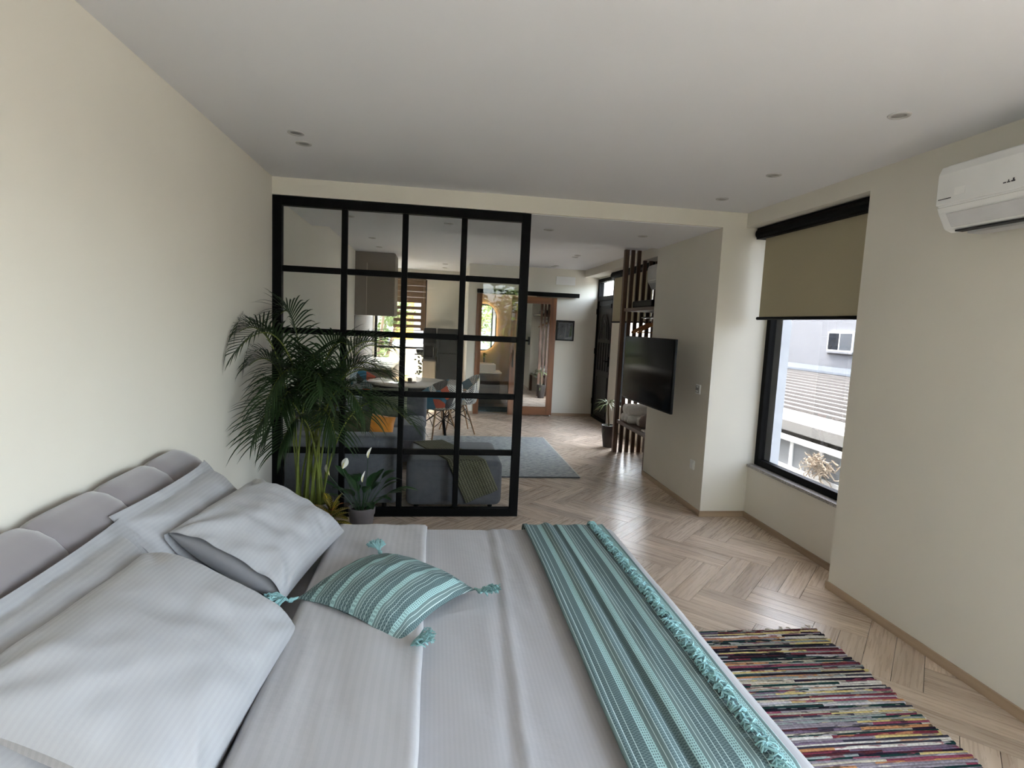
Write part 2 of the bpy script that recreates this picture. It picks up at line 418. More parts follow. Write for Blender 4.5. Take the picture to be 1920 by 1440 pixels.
# roller blind of window_1
def stripes_cloth(name, c, scale=900):
    k = NT(name); tc = k.n('ShaderNodeTexCoord'); w_ = k.n('ShaderNodeTexNoise', Scale=scale, Detail=1.0); k.l(tc.outputs['Object'], w_.inputs['Vector'])
    lo = srgb(*[v*0.93 for v in c]); r = k.ramp(w_.outputs['Fac'], [(0.35, lo), (0.65, srgb(*c))]); k.l(r.outputs[0], k.p.inputs['Base Color'])
    k.p.inputs['Roughness'].default_value = 0.9; k.p.inputs['Specular IOR Level'].default_value = 0.15
    tl_ = k.n('ShaderNodeBsdfTranslucent'); k.l(r.outputs[0], tl_.inputs['Color']); mx = k.n('ShaderNodeMixShader'); mx.inputs[0].default_value = 0.06
    k.l(k.p.outputs[0], mx.inputs[1]); k.l(tl_.outputs[0], mx.inputs[2]); k.l(mx.outputs[0], k.out.inputs['Surface']); return k.m
OLIVE = stripes_cloth('olive_blind_cloth', (186, 177, 150))
def roller(name, label, x, y0, y1, ztop, zbot):
    t = thing(name, label, 'blind', (x, (y0+y1)/2, ztop))
    pr = []
    for i in range(14):
        a = 2*PI*i/14; pr.append((x-0.0+0.045*math.cos(a), ztop-0.045+0.045*math.sin(a)))
    m_ = MB().prism(pr, 'y', y0, y1); m_.box((x-0.03, y0, ztop-0.09), (x+0.06, y1, ztop)); m_.build('cassette', BLACKM, t, smooth=False)
    MB().box((x+0.012, y0+0.045, zbot), (x+0.0145, y1-0.07, ztop-0.08)).build('cloth', OLIVE, t)
    MB().tube([(x+0.013, y0+0.04, zbot-0.006), (x+0.013, y1-0.045, zbot-0.006)], 0.013, 8).build('bottom_bar', BLACKM, t, smooth=True)
    MB().tube([(x+0.02, y0+0.03, ztop-0.05), (x+0.02, y0+0.03, ztop-1.3)], 0.002, 5).build('chain', WHITEP, t)
    return t
roller('roller_blind', 'olive roller blind with black cassette hanging half down over the window by the column', 3.905, YR+0.005, -0.03, 2.492, 1.752)
# window_2 behind the slats
w2 = thing('window_2', 'black framed window glimpsed between the walnut slats of the closet', 'window', (4.17, 3.4, 0.42)); w2['kind'] = 'structure'
frame_rect(w2, 'frame_member', 'x', 4.17, 0.06, 2.75, 4.05, 0.42, 2.42, 0.055, BLACKM)
MB().box((4.167, 2.8, 0.47), (4.173, 4.0, 2.37)).build('pane', CLEARW, w2)
roller('roller_blind', 'second roller blind, over the window next to the entrance door', 4.02, 2.545, 4.28, 2.492, 1.72)
# window_3 kitchen
w3 = thing('window_3', 'tall kitchen window at the far end behind the dining table', 'window', (0.55, YK+0.08, 0)); w3['kind'] = 'structure'
frame_rect(w3, 'frame_member', 'y', YK+0.08, 0.06, 0.04, 1.06, 0.0, 2.42, 0.05, BLACKM)
MB().box((0.09, YK+0.05, 1.02), (1.01, YK+0.11, 1.06)).build('frame_member', BLACKM, w3)
MB().box((0.09, YK+0.078, 0.05), (1.01, YK+0.083, 1.02)).build('pane', CLEARW, w3); MB().box((0.09, YK+0.078, 1.06), (1.01, YK+0.083, 2.37)).build('pane', CLEARW, w3)
# glazing behind the camera
w4 = thing('window_4', 'black framed garden window behind the photographer', 'window', (2.9, YB-0.07, WZ0)); w4['kind'] = 'structure'
frame_rect(w4, 'frame_member', 'y', YB-0.08, 0.06, WX0, WX1, WZ0, WZ1, 0.06, BLACKM)
for xx in (2.80,): MB().box((xx, YB-0.11, WZ0+0.06), (xx+0.06, YB-0.05, WZ1-0.06)).build('frame_member', BLACKM, w4)
for a, b in ((WX0+0.06, 2.80), (2.86, WX1-0.06)): MB().box((a, YB-0.083, WZ0+0.06), (b, YB-0.077, WZ1-0.06)).build('pane', CLEARW, w4)
d1 = thing('door_1', 'black framed glass balcony door on the right wall beside the photographer', 'door', (4.0, -4.7, 0)); d1['kind'] = 'structure'
frame_rect(d1, 'frame_member', 'x', 4.0, 0.06, -5.9, -3.5, 0.0, 2.45, 0.06, BLACKM)
MB().box((3.97, -4.74, 0.06), (4.03, -4.66, 2.39)).build('frame_member', BLACKM, d1)
for a, b in ((-5.84, -4.74), (-4.66, -3.56)): MB().box((3.997, a, 0.06), (4.003, b, 2.39)).build('pane', CLEARW, d1)
# entrance door with transom
d2 = thing('door_2', 'dark carved entrance door with small glazed transom in the far corner', 'door', (4.15, 4.9, 0)); d2['kind'] = 'structure'
frame_rect(d2, 'frame_member', 'x', 4.15, 0.09, 4.44, 5.37, 0.0, 2.47, 0.06, BLACKM)
MB().box((4.105, 4.5, 2.08), (4.195, 5.31, 2.16)).build('frame_member', BLACKM, d2)
MB().box((4.148, 4.5, 2.16), (4.154, 5.31, 2.41)).build('pane', CLEARW, d2)
DOORM = mat('dark_steel_door', (30, 29, 28), 0.4, var=0.1)
lf = MB().box((4.125, 4.5, 0.005), (4.175, 5.31, 2.08)).build('leaf', DOORM, d2)
def ring_panel(y0, y1, z0, z1, arch=False):
    m_ = MB(); x0, x1, w = 4.112, 4.126, 0.02
    m_.box((x0, y0, z0), (x1, y0+w, z1)); m_.box((x0, y1-w, z0), (x1, y1, z1)); m_.box((x0, y0, z0), (x1, y1, z0+w)); m_.box((x0, y0, z1-w), (x1, y1, z1)); return m_
ring_panel(4.58, 5.23, 0.12, 0.78).build('panel_moulding', DOORM, lf); ring_panel(4.58, 5.23, 1.95, 2.02).build('panel_moulding', DOORM, lf)
for yy in (4.62, 4.76, 4.90, 5.04, 5.18): MB().box((4.112, yy-0.018, 0.88), (4.126, yy+0.018, 1.36)).build('carved_bar', DOORM, lf)
pts = [(4.118, 4.9+0.26*math.cos(PI*i/16), 1.42+0.44*math.sin(PI*i/16)) for i in range(17)]
MB().tube(pts, 0.014, 6).build('arch_moulding', DOORM, lf, smooth=True)
pts = [(4.118, 4.9+0.15*math.cos(PI*i/12), 1.44+0.3*math.sin(PI*i/12)) for i in range(13)]
MB().tube(pts, 0.012, 6).build('arch_moulding', DOORM, lf, smooth=True)
MB().box((4.10, 4.535, 0.98), (4.126, 4.575, 1.14)).tube([(4.10, 4.555, 1.06), (4.065, 4.555, 1.06), (4.06, 4.67, 1.06)], 0.009, 8).build('handle', BLACKP, lf)
for zz in (0.3, 1.2, 1.9): MB().tube([(4.10, 5.335, zz-0.05), (4.10, 5.335, zz+0.05)], 0.014, 8).build('hinge', BLACKP, d2)

# ------------------------------------------------------------------ glass partition
XP = 1.966
gp = thing('glass_partition', 'black steel grid partition with twenty glass panes behind the palm', 'partition', (XP/2, 0.03, 0))
fw, mw = 0.068, 0.046
cols = [fw + (XP-2*fw)*i/4 for i in range(5)]; rows = [fw + (HB-2*fw)*i/5 for i in range(6)]
yc = 0.035
for x0 in (0.0, XP-fw): MB().box((x0, yc-0.03, 0), (x0+fw, yc+0.03, HB-0.004)).build('stile', BLACKM, gp, bevel=0.002)
for z0 in (0.0, HB-0.004-fw): MB().box((fw, yc-0.03, z0), (XP-fw, yc+0.03, z0+fw)).build('rail', BLACKM, gp, bevel=0.002)
for i in range(1, 4): MB().box((cols[i]-mw/2, yc-0.02, fw), (cols[i]+mw/2, yc+0.02, HB-fw)).build('mullion', BLACKM, gp, bevel=0.006)
for j in range(1, 5):
    for i in range(4):
        a = cols[i]+(mw/2 if i else 0); b = cols[i+1]-(mw/2 if i < 3 else 0)
        MB().box((a, yc-0.019, rows[j]-mw/2), (b, yc+0.019, rows[j]+mw/2)).build('glazing_bar', BLACKM, gp, bevel=0.006)
for j in range(5):
    for i in range(4):
        a = cols[i]+(mw/2 if i else 0); b = cols[i+1]-(mw/2 if i < 3 else 0)
        c = rows[j]+(mw/2 if j else 0); d = rows[j+1]-(mw/2 if j < 4 else 0)
        MB().box((a, yc-0.003, c), (b, yc+0.003, d)).build('pane', PANE, gp)

# ------------------------------------------------------------------ fabrics
def set_uv(o, uvs):
    me = o.data; ul = me.uv_layers.new(name='uv')
    for lp in me.loops: ul.data[lp.index].uv = uvs[lp.vertex_index]
def satin(name, col, freq, axis=0, amt=0.05, rough=0.5):
    k = NT(name); tc = k.n('ShaderNodeTexCoord'); sp = k.n('ShaderNodeSeparateXYZ'); k.l(tc.outputs['UV'], sp.inputs[0])
    s = k.math('SINE', k.math('MULTIPLY', sp.outputs[axis], freq*2*PI))
    f = k.math('ADD', k.math('MULTIPLY', k.math('GREATER_THAN', s, 0.0), 0.5), 0.25)
    r = k.ramp(f, [(0.25, srgb(*[c*(1-amt) for c in col])), (0.75, srgb(*col))]); k.l(r.outputs[0], k.p.inputs['Base Color'])
    r2 = k.math('ADD', k.math('MULTIPLY', f, -0.25), rough+0.15); k.l(r2, k.p.inputs['Roughness'])
    k.p.inputs['Sheen Weight'].default_value = 0.15; k.p.inputs['Specular IOR Level'].default_value = 0.35
    nzt = k.n('ShaderNodeTexNoise', Scale=14.0, Detail=4.0); k.l(tc.outputs['Object'], nzt.inputs['Vector']); k.bump(nzt.outputs['Fac'], 0.35, 0.008)
    return k.m
PILLOWC = satin('pale_grey_satin_stripe', (156, 157, 160), 74, 1, 0.014)
DUVETC = satin('pale_grey_duvet_stripe', (168, 168, 172), 80, 0, 0.012)
SHEETC = mat('grey_sheet', (160, 159, 162), 0.6, var=0.05)
INNER = mat('grey_pillow_ticking', (120, 120, 124), 0.4, var=0.1, sheen=0.2)
VELVET = mat('mauve_grey_velvet', (128, 122, 126), 0.8, var=0.07, scale=5, sheen=0.5, bump=0.05, bscale=300)
LT, GG, DG, WH = srgb(156, 190, 190), srgb(104, 124, 124), srgb(76, 96, 100), srgb(192, 210, 210)
def teal_stripe(name, period, axis=0):
    k = NT(name); tc = k.n('ShaderNodeTexCoord'); sp = k.n('ShaderNodeSeparateXYZ'); k.l(tc.outputs['UV'], sp.inputs[0])
    a, b = sp.outputs[axis], sp.outputs[1-axis]
    fr = k.math('FRACT', k.math('MULTIPLY', a, 1.0/period))
    seq = [(0, LT), (.035, DG), (.06, LT), (.09, DG), (.115, LT), (.145, DG), (.17, LT), (.21, GG), (.30, WH), (.316, GG), (.42, WH), (.434, DG), (.50, GG), (.58, WH), (.596, DG), (.66, GG), (.74, WH), (.756, GG), (.84, DG), (.91, GG)]
    r = k.ramp(fr, seq, 'CONSTANT')
    r2 = k.ramp(fr, [(0, LT), (.2, GG), (.30, WH), (.316, GG), (.42, WH), (.434, GG), (.50, DG), (.58, WH), (.596, GG), (.66, DG), (.74, WH), (.756, DG), (.84, GG), (.91, DG)], 'CONSTANT')
    dash = k.math('GREATER_THAN', k.math('SINE', k.math('MULTIPLY', b, 2*PI/0.009)), -0.1)
    mx = k.n('ShaderNodeMixRGB'); k.l(dash, mx.inputs[0]); k.l(r2.outputs[0], mx.inputs[1]); k.l(r.outputs[0], mx.inputs[2])
    k.l(mx.outputs[0], k.p.inputs['Base Color']); k.p.inputs['Roughness'].default_value = 0.9; k.p.inputs['Specular IOR Level'].default_value = 0.15
    wv = k.n('ShaderNodeTexNoise', Scale=260.0, Detail=2.0); k.l(tc.outputs['Object'], wv.inputs['Vector']); k.bump(wv.outputs['Fac'], 0.5, 0.002)
    return k.m
TEALF = teal_stripe('teal_stripe_weave', 0.104)
TEALC = teal_stripe('teal_stripe_cushion', 0.088)
TEALY = mat('teal_yarn', (134, 172, 174), 0.9, var=0.15, scale=40, spec=0.1)

# ------------------------------------------------------------------ bed
BX0, BX1, BY0, BY1 = 0.20, 2.14, -3.44, -1.80
bed = thing('bed', 'upholstered double bed with mauve grey channel headboard against the left wall', 'bed', (1.15, -2.62, 0))
MB().rbox((0.18, BY0+0.02, 0.08), (BX1-0.03, BY1-0.02, 0.33), 0.03).build('base', VELVET, bed, smooth=True)
MB().rbox((0.20, BY0+0.03, 0.32), (BX1-0.04, BY1-0.03, 0.545), 0.05).build('mattress', SHEETC, bed, smooth=True)
for lx in (0.3, 1.98):
    for ly in (BY0+0.1, BY1-0.1): MB().tube([(lx, ly, 0), (lx, ly, 0.09)], [0.018, 0.026], 10).build('leg', BLACKP, bed, smooth=True)
hb_edges = [-3.51, -3.13, -2.77, -2.41, -2.055, -1.695]
MB().box((0.012, -3.50, 0.05), (0.05, -1.72, 0.86)).build('headboard_back', VELVET, bed)
for i in range(5):
    y0, y1 = hb_edges[i]+0.001, hb_edges[i+1]-0.001
    prof = [(0.015, 0.60), (0.015, 0.90), (0.03, 0.945), (0.06, 0.962), (0.10, 0.955), (0.15, 0.928), (0.19, 0.885), (0.208, 0.83), (0.212, 0.76), (0.21, 0.6), (0.208, 0.34), (0.16, 0.33)]
    def hbf(u, v, y0=y0, y1=y1, i=i):
        t = u*(len(prof)-1); j = min(int(t), len(prof)-2); f = t-j
        x = prof[j][0]*(1-f)+prof[j+1][0]*f; z = prof[j][1]*(1-f)+prof[j+1][1]*f
        y = y0+(y1-y0)*v; e = abs(2*v-1); bul = 1-e**6
        ctr = Vector((0.08, 0, 0.80)); d = Vector((x, 0, z))-ctr; d = d/(d.length+1e-6)
        x += d.x*0.02*(bul-1) if x > 0.03 else 0; z += max(0, d.z)*0.02*(bul-1)
        R_ = 0.14
        for end, sg in ((hb_edges[-1], 1), (hb_edges[0], -1)):
            q = R_ - sg*(end-y)
            if q > 0: z -= (R_-math.sqrt(max(0, R_*R_-q*q)))*max(0, min(1, (z-0.5)/0.45))
        return (max(0.012, x), y, z)
    mb = MB().grid(hbf, 33, 14)
    nU = 34
    mb.f.append(tuple(range(nU))); mb.f.append(tuple(range(14*nU, 15*nU))[::-1])
    mb.build('headboard_panel', VELVET, bed, smooth=True)

# duvet --------------------------------------------------------------
TOPZ = 0.578
def edge_fold(s, L, R=0.045):
    """unfolded sheet coordinate s -> (pos, drop) with a rounded edge at L"""
    if s <= L-R: return s, 0.0
    q = (s-(L-R))/R
    if q < PI/2: return L-R+R*math.sin(q), R*(1-math.cos(q))
    return L, R+(s-(L-R)-R*PI/2)
def sheet(x, sx, topz, amp, seed, xs, xe, drop, foot=True, bulge=0.0):
    pass
def duvet_pt(s, t, x_start, x_end, topz, drop, foot, amp, seed):
    # s along x (unfolded), t along y (unfolded, 0 centre)
    half = (BY1-BY0)/2+0.01; yc_ = (BY0+BY1)/2
    if foot: x, dx = edge_fold(s, x_end)
    else: x, dx = s, 0.0
    yy, dy = edge_fold(abs(t), half)
    y = yc_ + math.copysign(yy, t)
    w = amp*(noise.noise(Vector((x*2.2, y*1.1, seed)))+0.5*noise.noise(Vector((x*7, y*2.4, seed+3)))+0.45*(0.5-abs(noise.noise(Vector((x*11+y*1.5, y*1.6, seed+5))))*1.6))
    fade = 1.0
    z = topz + w*fade - dx - dy
    if dx > 0.05: x += 0.01*noise.noise(Vector((y*6, z*3, seed)))
    if dy > 0.05: y += math.copysign(0.012*noise.noise(Vector((x*6, z*3, seed))), t)
    return Vector((x, y, max(z, topz-drop)))
def cloth_obj(name, mtl, parent, s0, s1, x_end, topz, drop, foot, amp, seed, nu, nv, thick=0.02, extra=None, tdrop=None, uvs_scale=1.0):
    half = (BY1-BY0)/2+0.01; T = half + (tdrop if tdrop is not None else drop)
    mb = MB(); uvs = []
    for j in range(nv+1):
        for i in range(nu+1):
            s = s0+(s1-s0)*i/nu; t = -T+2*T*j/nv
            p = duvet_pt(s, t, s0, x_end, topz, drop, foot, amp, seed)
            if extra: p = extra(p, s, t)
            mb.v.append(tuple(p)); uvs.append((s, t))
    for j in range(nv):
        for i in range(nu): a = j*(nu+1)+i; mb.f.append((a, a+1, a+nu+2, a+nu+1))
    o = mb.build(name, mtl, parent, smooth=True, recalc=False)
    set_uv(o, uvs)
    md = o.modifiers.new('thickness', 'SOLIDIFY'); md.thickness = thick; md.offset = -1
    return o
dv = thing('duvet', 'pale grey satin striped duvet with turned back top spread over the bed', 'duvet', (1.5, -2.62, 0.56))
def crease(p, s, t):
    z = p.z + 0.006*math.exp(-((s-1.50-0.05*math.sin(t*1.3+0.4))/0.012)**2) - 0.004*math.exp(-((s-1.47-0.05*math.sin(t*1.3+0.4))/0.02)**2)
    z += 0.004*math.exp(-((s-1.63+0.04*t)/0.02)**2)
    z += 0.0045*math.exp(-(((t+0.02)-0.35*(s-1.2)+0.05)/0.016)**2)*max(0, 1-abs(s-1.33)/0.16)
    return Vector((p.x, p.y, z))
cloth_obj('cover', DUVETC, dv, 0.80, 2.42, 2.185, TOPZ, 0.30, True, 0.007, 2.0, 110, 120, 0.03, crease)
def foldx(p, s, t):
    x, z = p.x, p.z
    e = 1.222-x
    if e < 0.02: z -= 0.012*(1-max(0, e)/0.02)**2
    e2 = x-0.79
    if e2 < 0.03: z -= 0.02*(1-max(0, e2)/0.03)**2
    x += 0.006*noise.noise(Vector((0, p.y*3, 5)))*(1 if e < 0.2 else 0.3)
    z += 0.004*math.sin((x-0.8)*30+p.y*2.0)*0.35
    return Vector((x, p.y, z))
fo = cloth_obj('turned_back_edge', satin('pale_grey_turnback', (172, 172, 175), 40, 0, 0.015), dv, 0.79, 1.222, 9, TOPZ+0.030, 0.24, False, 0.008, 9.0, 44, 110, 0.028, foldx, 0.20)
# runner -------------------------------------------------------------
rn = thing('bed_runner', 'teal and grey striped woven throw with fringe laid across the foot of the bed', 'throw', (1.9, -2.62, 0.58))
def runner_fold(p, s, t):
    q = s-1.70
    z = p.z + 0.010*math.exp(-((q-0.115)/0.02)**2) - 0.008*math.exp(-((q-0.155)/0.012)**2) + 0.004*math.sin(q*45+t*1.5)*0.6
    if q < 0.02: z += 0.004
    z += 0.006*math.exp(-((q-0.25-0.03*math.sin(t*3))/0.015)**2)*max(0, 1-abs(t+0.25)/0.25)
    return Vector((p.x + 0.012*math.sin(t*1.7+0.5) - 0.02*(t)/0.8*0.5, p.y, z))
cloth_obj('woven_cloth', TEALF, rn, 1.70, 2.112, 9, TOPZ+0.024, 0.26, False, 0.006, 2.0, 84, 110, 0.007, runner_fold, 0.2)
mb = MB(); rr = random.Random(3)
half = (BY1-BY0)/2
for i in range(420):
    t = -half+2*half*rr.random(); s = 2.032+rr.random()*0.02
    p = runner_fold(duvet_pt(s, t, 0, 9, TOPZ+0.024, 0.3, False, 0.006, 2.0), s, t)
    a = rr.uniform(-0.7, 0.7); L = rr.uniform(0.018, 0.044); pts = []
    dirx, diry = math.cos(a), math.sin(a); cz = rr.uniform(0.006, 0.02); cv = rr.uniform(-0.012, 0.012)
    for kx in range(5):
        f = kx/4; pts.append((p.x+dirx*L*f-diry*cv*math.sin(PI*f), p.y+diry*L*f+dirx*cv*math.sin(2*PI*f), p.z+0.004+cz*math.sin(PI*min(1, f*1.05))*(0.6+0.4*rr.random())))
    mb.tube(pts, 0.0026, 5, cap=False)
fr = mb.build('fringe', TEALY, rn, smooth=True); fr['kind'] = 'stuff'

# pillows ------------------------------------------------------------
def pillow_mb(L, Hh, T, seed, n=56, pinch=0.05, wr=0.012, flange=0.0, pw=2.6, open_end=False):
    top, bot = [], []; uvs = []
    mb = MB()
    for side in (1, -1):
        for j in range(n+1):
            for i in range(n+1):
                u, v = -1+2*i/n, -1+2*j/n
                x = L/2*u*(1-pinch*(1-v*v)*abs(u)**3); y = Hh/2*v*(1-pinch*(1-u*u)*abs(v)**3)
                fu, fv = abs(u), abs(v)
                if flange:
                    fu = min(1, abs(u)/(1-flange/(L/2))); fv = min(1, abs(v)/(1-flange/(Hh/2)))
                if open_end and u < 0: fu *= 0.88
                prof = (max(0, 1-fu**pw)**0.6)*(max(0, 1-fv**pw)**0.6)
                w = wr*(noise.noise(Vector((u*2.2, v*2.2, seed)))+0.6*noise.noise(Vector((u*5+seed, v*4.2, seed*2)))+0.9*(0.35-abs(noise.noise(Vector((u*2.6+v*1.4, v*1.3-u, seed+4))))))*(0.25+0.75*prof)
                # tension folds from the corners
                cr = 0.0
                for cu, cv in ((1,1),(1,-1),(-1,1),(-1,-1)):
                    dx, dy = u-cu, v-cv; d = math.hypot(dx, dy); an = math.atan2(dy, dx)
                    cr += 0.55*wr*math.sin(an*9+seed+2*noise.noise(Vector((u*2, v*2, seed))))*math.exp(-((d-0.38)/0.26)**2)
                z = side*(T/2*prof) + w*(1 if prof > 0 else 0.4) + cr*min(1, prof*3)
                if flange and prof <= 0: z = side*0.002 + 0.01*noise.noise(Vector((u*5, v*5, seed+7)))
                mb.v.append((x, y, z)); uvs.append((x, y))
    N = (n+1)*(n+1)
    for side in (0, 1):
        for j in range(n):
            for i in range(n):
                a = side*N+j*(n+1)+i; f = (a, a+1, a+n+2, a+n+1); mb.f.append(f if side == 0 else f[::-1])
    per = [i for i in range(n+1)]+[j*(n+1)+n for j in range(1, n+1)]+[n*(n+1)+i for i in range(n-1, -1, -1)]+[j*(n+1) for j in range(n-1, 0, -1)]
    for a, b in zip(per, per[1:]+per[:1]):
        if open_end and a % (n+1) == 0 and b % (n+1) == 0: continue
        mb.f.append((a, b, N+b, N+a))
    return mb, uvs
def basis(ex, ey, o):
    ex = Vector(ex).normalized(); ey = Vector(ey); ey = (ey-ex*ey.dot(ex)).normalized(); ez = ex.cross(ey)
    return Matrix(((ex.x, ey.x, ez.x, o[0]), (ex.y, ey.y, ez.y, o[1]), (ex.z, ey.z, ez.z, o[2]), (0,0,0,1)))
def pillow(name, label, M, L, Hh, T, seed, mtl=PILLOWC, bend=None, group=None, **kw):
    t = thing(name, label, 'pillow' if 'cushion' not in name else 'cushion', M.translation, 0, group)
    mb, uvs = pillow_mb(L, Hh, T, seed, **kw)
    nv_ = []
    for v in mb.v:
        p = Vector(v)
        if bend: p = bend(p)
        nv_.append(tuple(M @ p))
    mb.v = nv_
    o = mb.build('cover', mtl, t, smooth=True); set_uv(o, uvs)
    return t, o
# back pillows stand against the headboard (ex along +y, ey up)
up1 = (-0.30, 0, 0.50)
pillow('bed_pillow', 'upright flanged grey pillow against the headboard nearest the palm', basis((0.0, 1, 0), (-0.36, 0, 0.60), (0.365, -2.215, 0.715)), 0.72, 0.52, 0.19, 1.3, flange=0.045, bend=lambda p: Vector((p.x, p.y, p.z-0.05*(p.x/0.39)**2*(p.y > 0)*(p.y/0.28)+0.02*math.sin(p.x*6))))
pillow('bed_pillow', 'upright flanged grey pillow at the left picture edge behind the large front pillow', basis((0.0, 1, 0), (-0.42, 0, 0.56), (0.365, -2.99, 0.69)), 0.86, 0.52, 0.20, 4.1, flange=0.045, bend=lambda p: Vector((p.x, p.y, p.z+0.02*math.sin(p.x*5+1))))
# front pillows lean on them
pillow('bed_pillow', 'large plump grey pillow lying in the lower left foreground', basis((0.08, 1, 0.02), (-0.45, 0.03, 0.24), (0.570, -3.08, 0.725)), 0.72, 0.54, 0.22, 7.7, pinch=0.03, wr=0.013, pw=3.6, bend=lambda p: Vector((p.x, p.y, p.z-0.03*(p.y/0.3)**2)))
M2 = basis((0.20, 1, 0.05), (-0.46, 0.09, 0.25), (0.590, -2.245, 0.728))
pf, pfo = pillow('bed_pillow', 'front grey pillow with open case end showing darker ticking near the plants', M2, 0.62, 0.47, 0.23, 11.2, pinch=0.035, wr=0.018, open_end=True)
def lip(u, v):
    # stuffing seen inside the open end of the case, bulging a little past the rim
    y = -0.228+0.456*v; prof = max(0, 1-abs(y/0.232)**2.6)**0.6*(max(0, 1-0.88**2.6)**0.6)
    c = 2*u-1; z = c*0.113*prof
    return M2 @ Vector((-0.306+0.012+0.03*c*c-0.018*(1-c*c)*math.sin(PI*v), y, z))
MB().grid(lip, 10, 24).build('ticking', INNER, pf, smooth=True)

# teal cushion ---------------------------------------------------------
ctr = Vector((1.097, -2.545, 0.648)); e1 = Vector((0.23, 0.33, 0.015)); e2 = Vector((0.36, -0.275, -0.02))
MC = basis(e2, e1, ctr)
cu = thing('striped_cushion', 'small teal striped cushion with four corner tassels lying on the duvet', 'cushion', ctr)
mb, uvs = pillow_mb(0.475, 0.43, 0.125, 21.0, n=36, pinch=0.07, wr=0.008, pw=2.2)
mb.v = [tuple(MC @ Vector((v[0], v[1], v[2]*(1 if v[2] > 0 else 0.75)-0.02*(v[0]/0.24)**2-0.02*(v[1]/0.2)**2))) for v in mb.v]
o = mb.build('cover', TEALC, cu, smooth=True); set_uv(o, uvs)
def tassel(corner, dirv, seed):
    rr = random.Random(seed); d = Vector(dirv).normalized(); mbk = MB()
    c0 = Vector(corner); z0 = TOPZ+0.045
    knot = c0 + d*0.018; mbk.tube([c0-d*0.01, c0+d*0.012, knot, knot+d*0.012], [0.004, 0.006, 0.010, 0.006], 8)
    for i in range(64):
        a = rr.uniform(-0.75, 0.75); q = Matrix.Rotation(a, 3, 'Z') @ d; L = rr.uniform(0.055, 0.085)
        pts = []
        for kx in range(5):
            f = kx/4; wv = 0.004*math.sin(f*6+rr.random()*6)
            side = Vector((-d.y, d.x, 0)); spread = 0.3+0.7*math.sin(PI*0.62*f)/math.sin(PI*0.62)
            p = knot + d*0.01 + d*L*f*math.cos(a*0.7) + side*(math.sin(a)*0.052*spread*min(1, f*1.6)+wv*f) 
            p.z = (knot.z)*(1-f)+ (z0+rr.uniform(0.002, 0.03))*f + 0.012*math.sin(PI*f)
            pts.append(p)
        mbk.tube(pts, 0.0022, 4, cap=False)
    tb = mbk.build('tassel', TEALY, cu, smooth=True)
h1, h2 = 0.215, 0.2375
for sx, sy, dv_, sd in ((-1, -1, (-0.75, -0.66, 0), 1), (-1, 1, (-0.35, 0.9, 0), 2), (1, 1, (0.55, -0.8, 0), 3), (1, -1, (0.92, -0.35, 0), 4)):
    cpt = MC @ Vector((sx*h2, sy*h1, -0.04)); tassel(cpt, dv_, sd)

# ------------------------------------------------------------------ rag rug
def rag_mat():
    k = NT('rag_cloth'); tc = k.n('ShaderNodeTexCoord'); sp = k.n('ShaderNodeSeparateXYZ'); k.l(tc.outputs['Object'], sp.inputs[0])
    oi = k.n('ShaderNodeObjectInfo'); rnd = oi.outputs['Random']
    seg = k.math('FLOOR', k.math('ADD', k.math('MULTIPLY', sp.outputs[0], 2.1), k.math('MULTIPLY', rnd, 31.0)))
    wn = k.n('ShaderNodeTexWhiteNoise', noise_dimensions='2D'); cb = k.n('ShaderNodeCombineXYZ'); k.l(seg, cb.inputs[0]); k.l(k.math('MULTIPLY', rnd, 57.0), cb.inputs[1]); k.l(cb.outputs[0], wn.inputs['Vector'])
    pal = [(122, 28, 52), (206, 196, 176), (34, 30, 42), (150, 140, 150), (24, 62, 60), (214, 190, 110), (148, 52, 84), (196, 190, 200), (46, 32, 52), (176, 168, 150), (120, 100, 124), (220, 214, 206), (88, 30, 40), (150, 160, 158), (196, 130, 66), (60, 58, 74)]
    r = k.ramp(wn.outputs['Value'], [(i/len(pal), srgb(*c)) for i, c in enumerate(pal)], 'CONSTANT')
    n2 = k.n('ShaderNodeTexNoise', Scale=90.0, Detail=3.0); k.l(tc.outputs['Object'], n2.inputs['Vector'])
    wn2 = k.n('ShaderNodeTexWhiteNoise', noise_dimensions='2D'); cb2 = k.n('ShaderNodeCombineXYZ'); k.l(seg, cb2.inputs[1]); k.l(k.math('MULTIPLY', rnd, 83.0), cb2.inputs[0]); k.l(cb2.outputs[0], wn2.inputs['Vector'])
    rB = k.ramp(wn2.outputs['Value'], [(i/len(pal), srgb(*c)) for i, c in enumerate(pal[5:]+pal[:5])], 'CONSTANT')
    mp3 = k.n('ShaderNodeMapping'); mp3.inputs['Scale'].default_value = (0.16, 1, 1); k.l(tc.outputs['Object'], mp3.inputs['Vector']); n3 = k.n('ShaderNodeTexNoise', Scale=70.0, Detail=2.0, noise_dimensions='4D'); k.l(mp3.outputs[0], n3.inputs['Vector']); k.l(k.math('MULTIPLY', rnd, 40.0), n3.inputs['W'])
    mxr = k.n('ShaderNodeMixRGB'); k.l(k.math('MULTIPLY', k.math('GREATER_THAN', n3.outputs['Fac'], 0.57), 0.75), mxr.inputs[0]); k.l(r.outputs[0], mxr.inputs[1]); k.l(rB.outputs[0], mxr.inputs[2])
    hv = k.n('ShaderNodeHueSaturation'); hv.inputs['Saturation'].default_value = 0.85; k.l(mxr.outputs[0], hv.inputs['Color']); k.l(k.math('ADD', k.math('MULTIPLY', n2.outputs['Fac'], 0.9), 0.38), hv.inputs['Value'])
    k.l(hv.outputs[0], k.p.inputs['Base Color']); k.p.inputs['Roughness'].default_value = 0.95; k.p.inputs['Specular IOR Level'].default_value = 0.1
    k.bump(n2.outputs['Fac'], 0.8, 0.004); return k.m
RAG = rag_mat()
